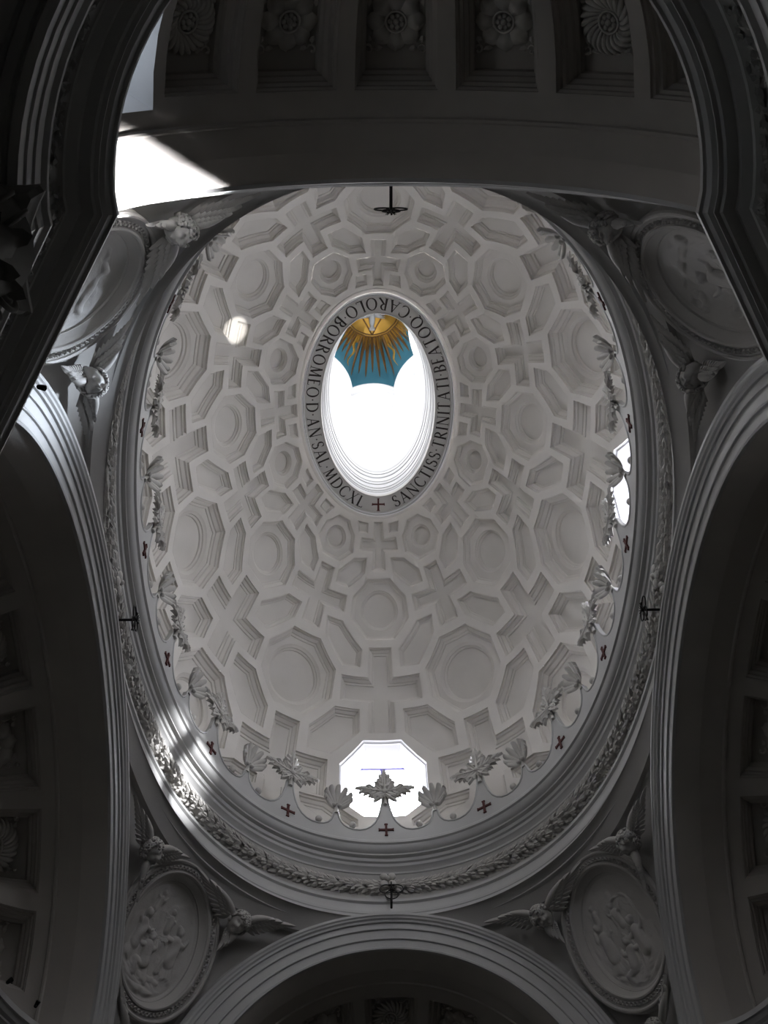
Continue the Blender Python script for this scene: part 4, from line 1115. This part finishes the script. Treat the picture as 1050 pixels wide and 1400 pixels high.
def glyph2d(ch):
    quads = []
    for it in G[ch][1]:
        if it[0] == 'l':
            _, x0, y0, x1, y1, w = it; d = np.array([x1 - x0, y1 - y0]); l = np.linalg.norm(d); d = d / l; n = np.array([-d[1], d[0]]) * w / 2
            k = max(1, int(l / .3)); 
            for i in range(k):
                a = np.array([x0, y0]) + d * l * i / k; b = np.array([x0, y0]) + d * l * (i + 1) / k; quads.append([a + n, a - n, b - n, b + n])
        else:
            _, cx, cy, rx, ry, a0, a1, w0, w1 = it; A = np.radians(np.linspace(a0, a1, max(6, int(abs(a1 - a0) / 15)) + 1))
            P = [(np.array([cx + rx * math.cos(a), cy + ry * math.sin(a)]), w0 + (w1 - w0) * abs(math.cos(a)) ** 1.5) for a in A]
            for i in range(len(P) - 1):
                (a, wa), (b, wb) = P[i], P[i + 1]; ca = np.array([cx, cy]); na = (a - ca) / np.linalg.norm(a - ca); nb = (b - ca) / np.linalg.norm(b - ca)
                quads.append([a + na * wa / 2, a - na * wa / 2, b - nb * wb / 2, b + nb * wb / 2])
    return quads
TEXT = 'SANCTISS.TRINITATI.BEATOQ.CAROLO.BORROMEO.D.AN.SAL.MDCXL'
tt = np.linspace(0, 2 * PI, 4001); fx, fy = ov(tt, .53); sl = np.concatenate([[0], np.cumsum(np.hypot(np.diff(fx), np.diff(fy)))]); TOT = sl[-1]
hL = .29; gap = .42
nat = sum(G[c][0] * hL for c in TEXT); track = (TOT - 2 * gap * .9 - nat) / (len(TEXT) - 1)
def band_pt(s, y):
    """s along the mid line, y towards the axis"""
    t = np.interp(s % TOT, sl, tt); e = 1e-3; x0, y0 = ov(t, .53); x1, y1 = ov(t + e, .53); d = np.array([x1 - x0, y1 - y0]); d /= np.linalg.norm(d); n = np.array([-d[1], d[0]])
    if n.dot((x0, y0)) > 0: n = -n
    p = np.array([x0, y0]) + n * y; f = .53 + y / .455
    return np.array([p[0], p[1], 23.10 + .05 * (f - .12) / .85 - .012])
s = gap * .9
for ch in TEXT:
    w = G[ch][0] * hL; mb = MB()
    t = np.interp((s + w / 2) % TOT, sl, tt)
    for qd in glyph2d(ch):
        base_s = s + w / 2; V = [band_pt(base_s + (p[0] * hL - w / 2), (p[1] - .5) * hL + .0) for p in qd]
        mb.add(V, [(0, 1, 2, 3)]); 
    mb.build('letter' if ch != '.' else 'interpunct', M_ink, ob)
    s += w + track
mb = MB()
for a, b, wd in (((-.15, 0), (.15, 0), .045), ((0, -.155), (0, .155), .045), ((-.15, -.035), (-.15, .035), .02), ((.15, -.035), (.15, .035), .02), ((-.035, .155), (.035, .155), .02), ((-.035, -.155), (.035, -.155), .02)):
    d = np.array(b, float) - a; d /= np.linalg.norm(d); n = np.array([-d[1], d[0]]) * wd / 2
    mb.add([band_pt(p[0], p[1]) for p in (a + n, a - n, b - n, b + n)], [(0, 1, 2, 3)])
mb.build('painted_cross', M_red, ob)

# ---- lantern ceiling: gilded sunburst, triangle and dove
sb = empty('sunburst', (0, 0, 31.0))
def lobj(mbx, nm, m, **k): o = mbx.build(nm, m, None, **k); o.parent = sb; o.data.transform(Matrix.Translation((0, 0, -31.0))); return o
def vp(r, a, off): return vpt(r * math.sin(a), r * math.cos(a), off)[0]
RD = .86; V = []
for i in range(10):
    for j in range(48): V.append(vp(RD * i / 9 + 1e-4, 2 * PI * j / 48, .05))
mb = MB(); mb.add(V, gridf(10, 48, False, True)); lobj(mb, 'disc', M_gold, smooth=True)
for rr, nm in ((RD, 'rim'), (RD * .93, 'rim')):
    mb = MB(); tube(mb, [vp(rr, 2 * PI * j / 48, .06) for j in range(48)], .022, 6, True, up=(0, 0, 1)); lobj(mb, nm, M_ray, smooth=True)
TRI = [(0, .80), (-.68, -.40), (.68, -.40)]
for i in range(3):
    a, b = np.array(TRI[i]), np.array(TRI[(i + 1) % 3]); mb = MB()
    tube(mb, [vpt(*(a + (b - a) * q), .07)[0] for q in np.linspace(0, 1, 9)], .022, 6, up=(0, 0, 1)); lobj(mb, 'triangle_side', M_ray, smooth=True)
def ray_mesh(a, r0, r1, w0, nm, m, wavy=0.0):
    mb = MB(); V = []; n = 13
    for i in range(n):
        f = i / (n - 1); r = r0 + (r1 - r0) * f; w = w0 * (1 - f) ** .55 + .008; c = a + wavy * math.sin(f * 13) / r
        V += [vp(r, c - w / r, .01), vp(r, c, .05 + .03 * (1 - f)), vp(r, c + w / r, .01)]
    mb.add(V, gridf(n, 3)); lobj(mb, nm, m)
for k in range(72):
    a = 2 * PI * k / 72; ray_mesh(a, RD - .02, RD + (.26 if k % 2 else .40), .05, 'short_ray', M_gold)
for k in range(52):
    a = 2 * PI * (k + .5 * 0) / 52
    lim = .95 * np.linalg.norm(np.array(vpt(100 * math.sin(a), 100 * math.cos(a))[0][:2])) if False else None
    e = None
    d = np.array([math.sin(a), math.cos(a)]); r1 = 1.95
    while r1 > .95 and vpt(*(d * r1))[1] > .95: r1 -= .05
    if (k % 13) in (4, 9): ray_mesh(a, RD, r1, .055, 'wavy_ray', M_gold, .06)
    else: ray_mesh(a, RD, r1 - (.0 if k % 2 else .08), .060, 'ray', M_ray)
tag(sb, 'gilded sunburst with a triangle on the blue lantern ceiling', 'sunburst')
dv = empty('dove', tuple(vpt(0, .25, .16)[0])); dl = dv.location
mb = MB(); ball(mb, (0, .05, 0), (.10, .26, .07), 12, 8); ball(mb, (0, -.24, .0), (.06, .08, .05), 10, 6); mb.build('body', M_dove, dv, smooth=True)
mb = MB()
for k in range(5): a = (k - 2) * .2; tube(mb, [(0, .22, 0), (math.sin(a) * .2, .42, 0)], [.04, .03], 6)
mb.build('tail', M_dove, dv, smooth=True)
for s in (-1, 1):
    mb = MB()
    for k in range(7): a = .5 + k * .22; tube(mb, [(s * .06, -.05, 0), (s * (.06 + .36 * math.sin(a)), -.05 - .30 * math.cos(a), -.02)], [.035, .012], 6)
    mb.build('wing', M_dove, dv, smooth=True)
tag(dv, 'small pale dove inside the golden triangle at the top of the lantern', 'dove')
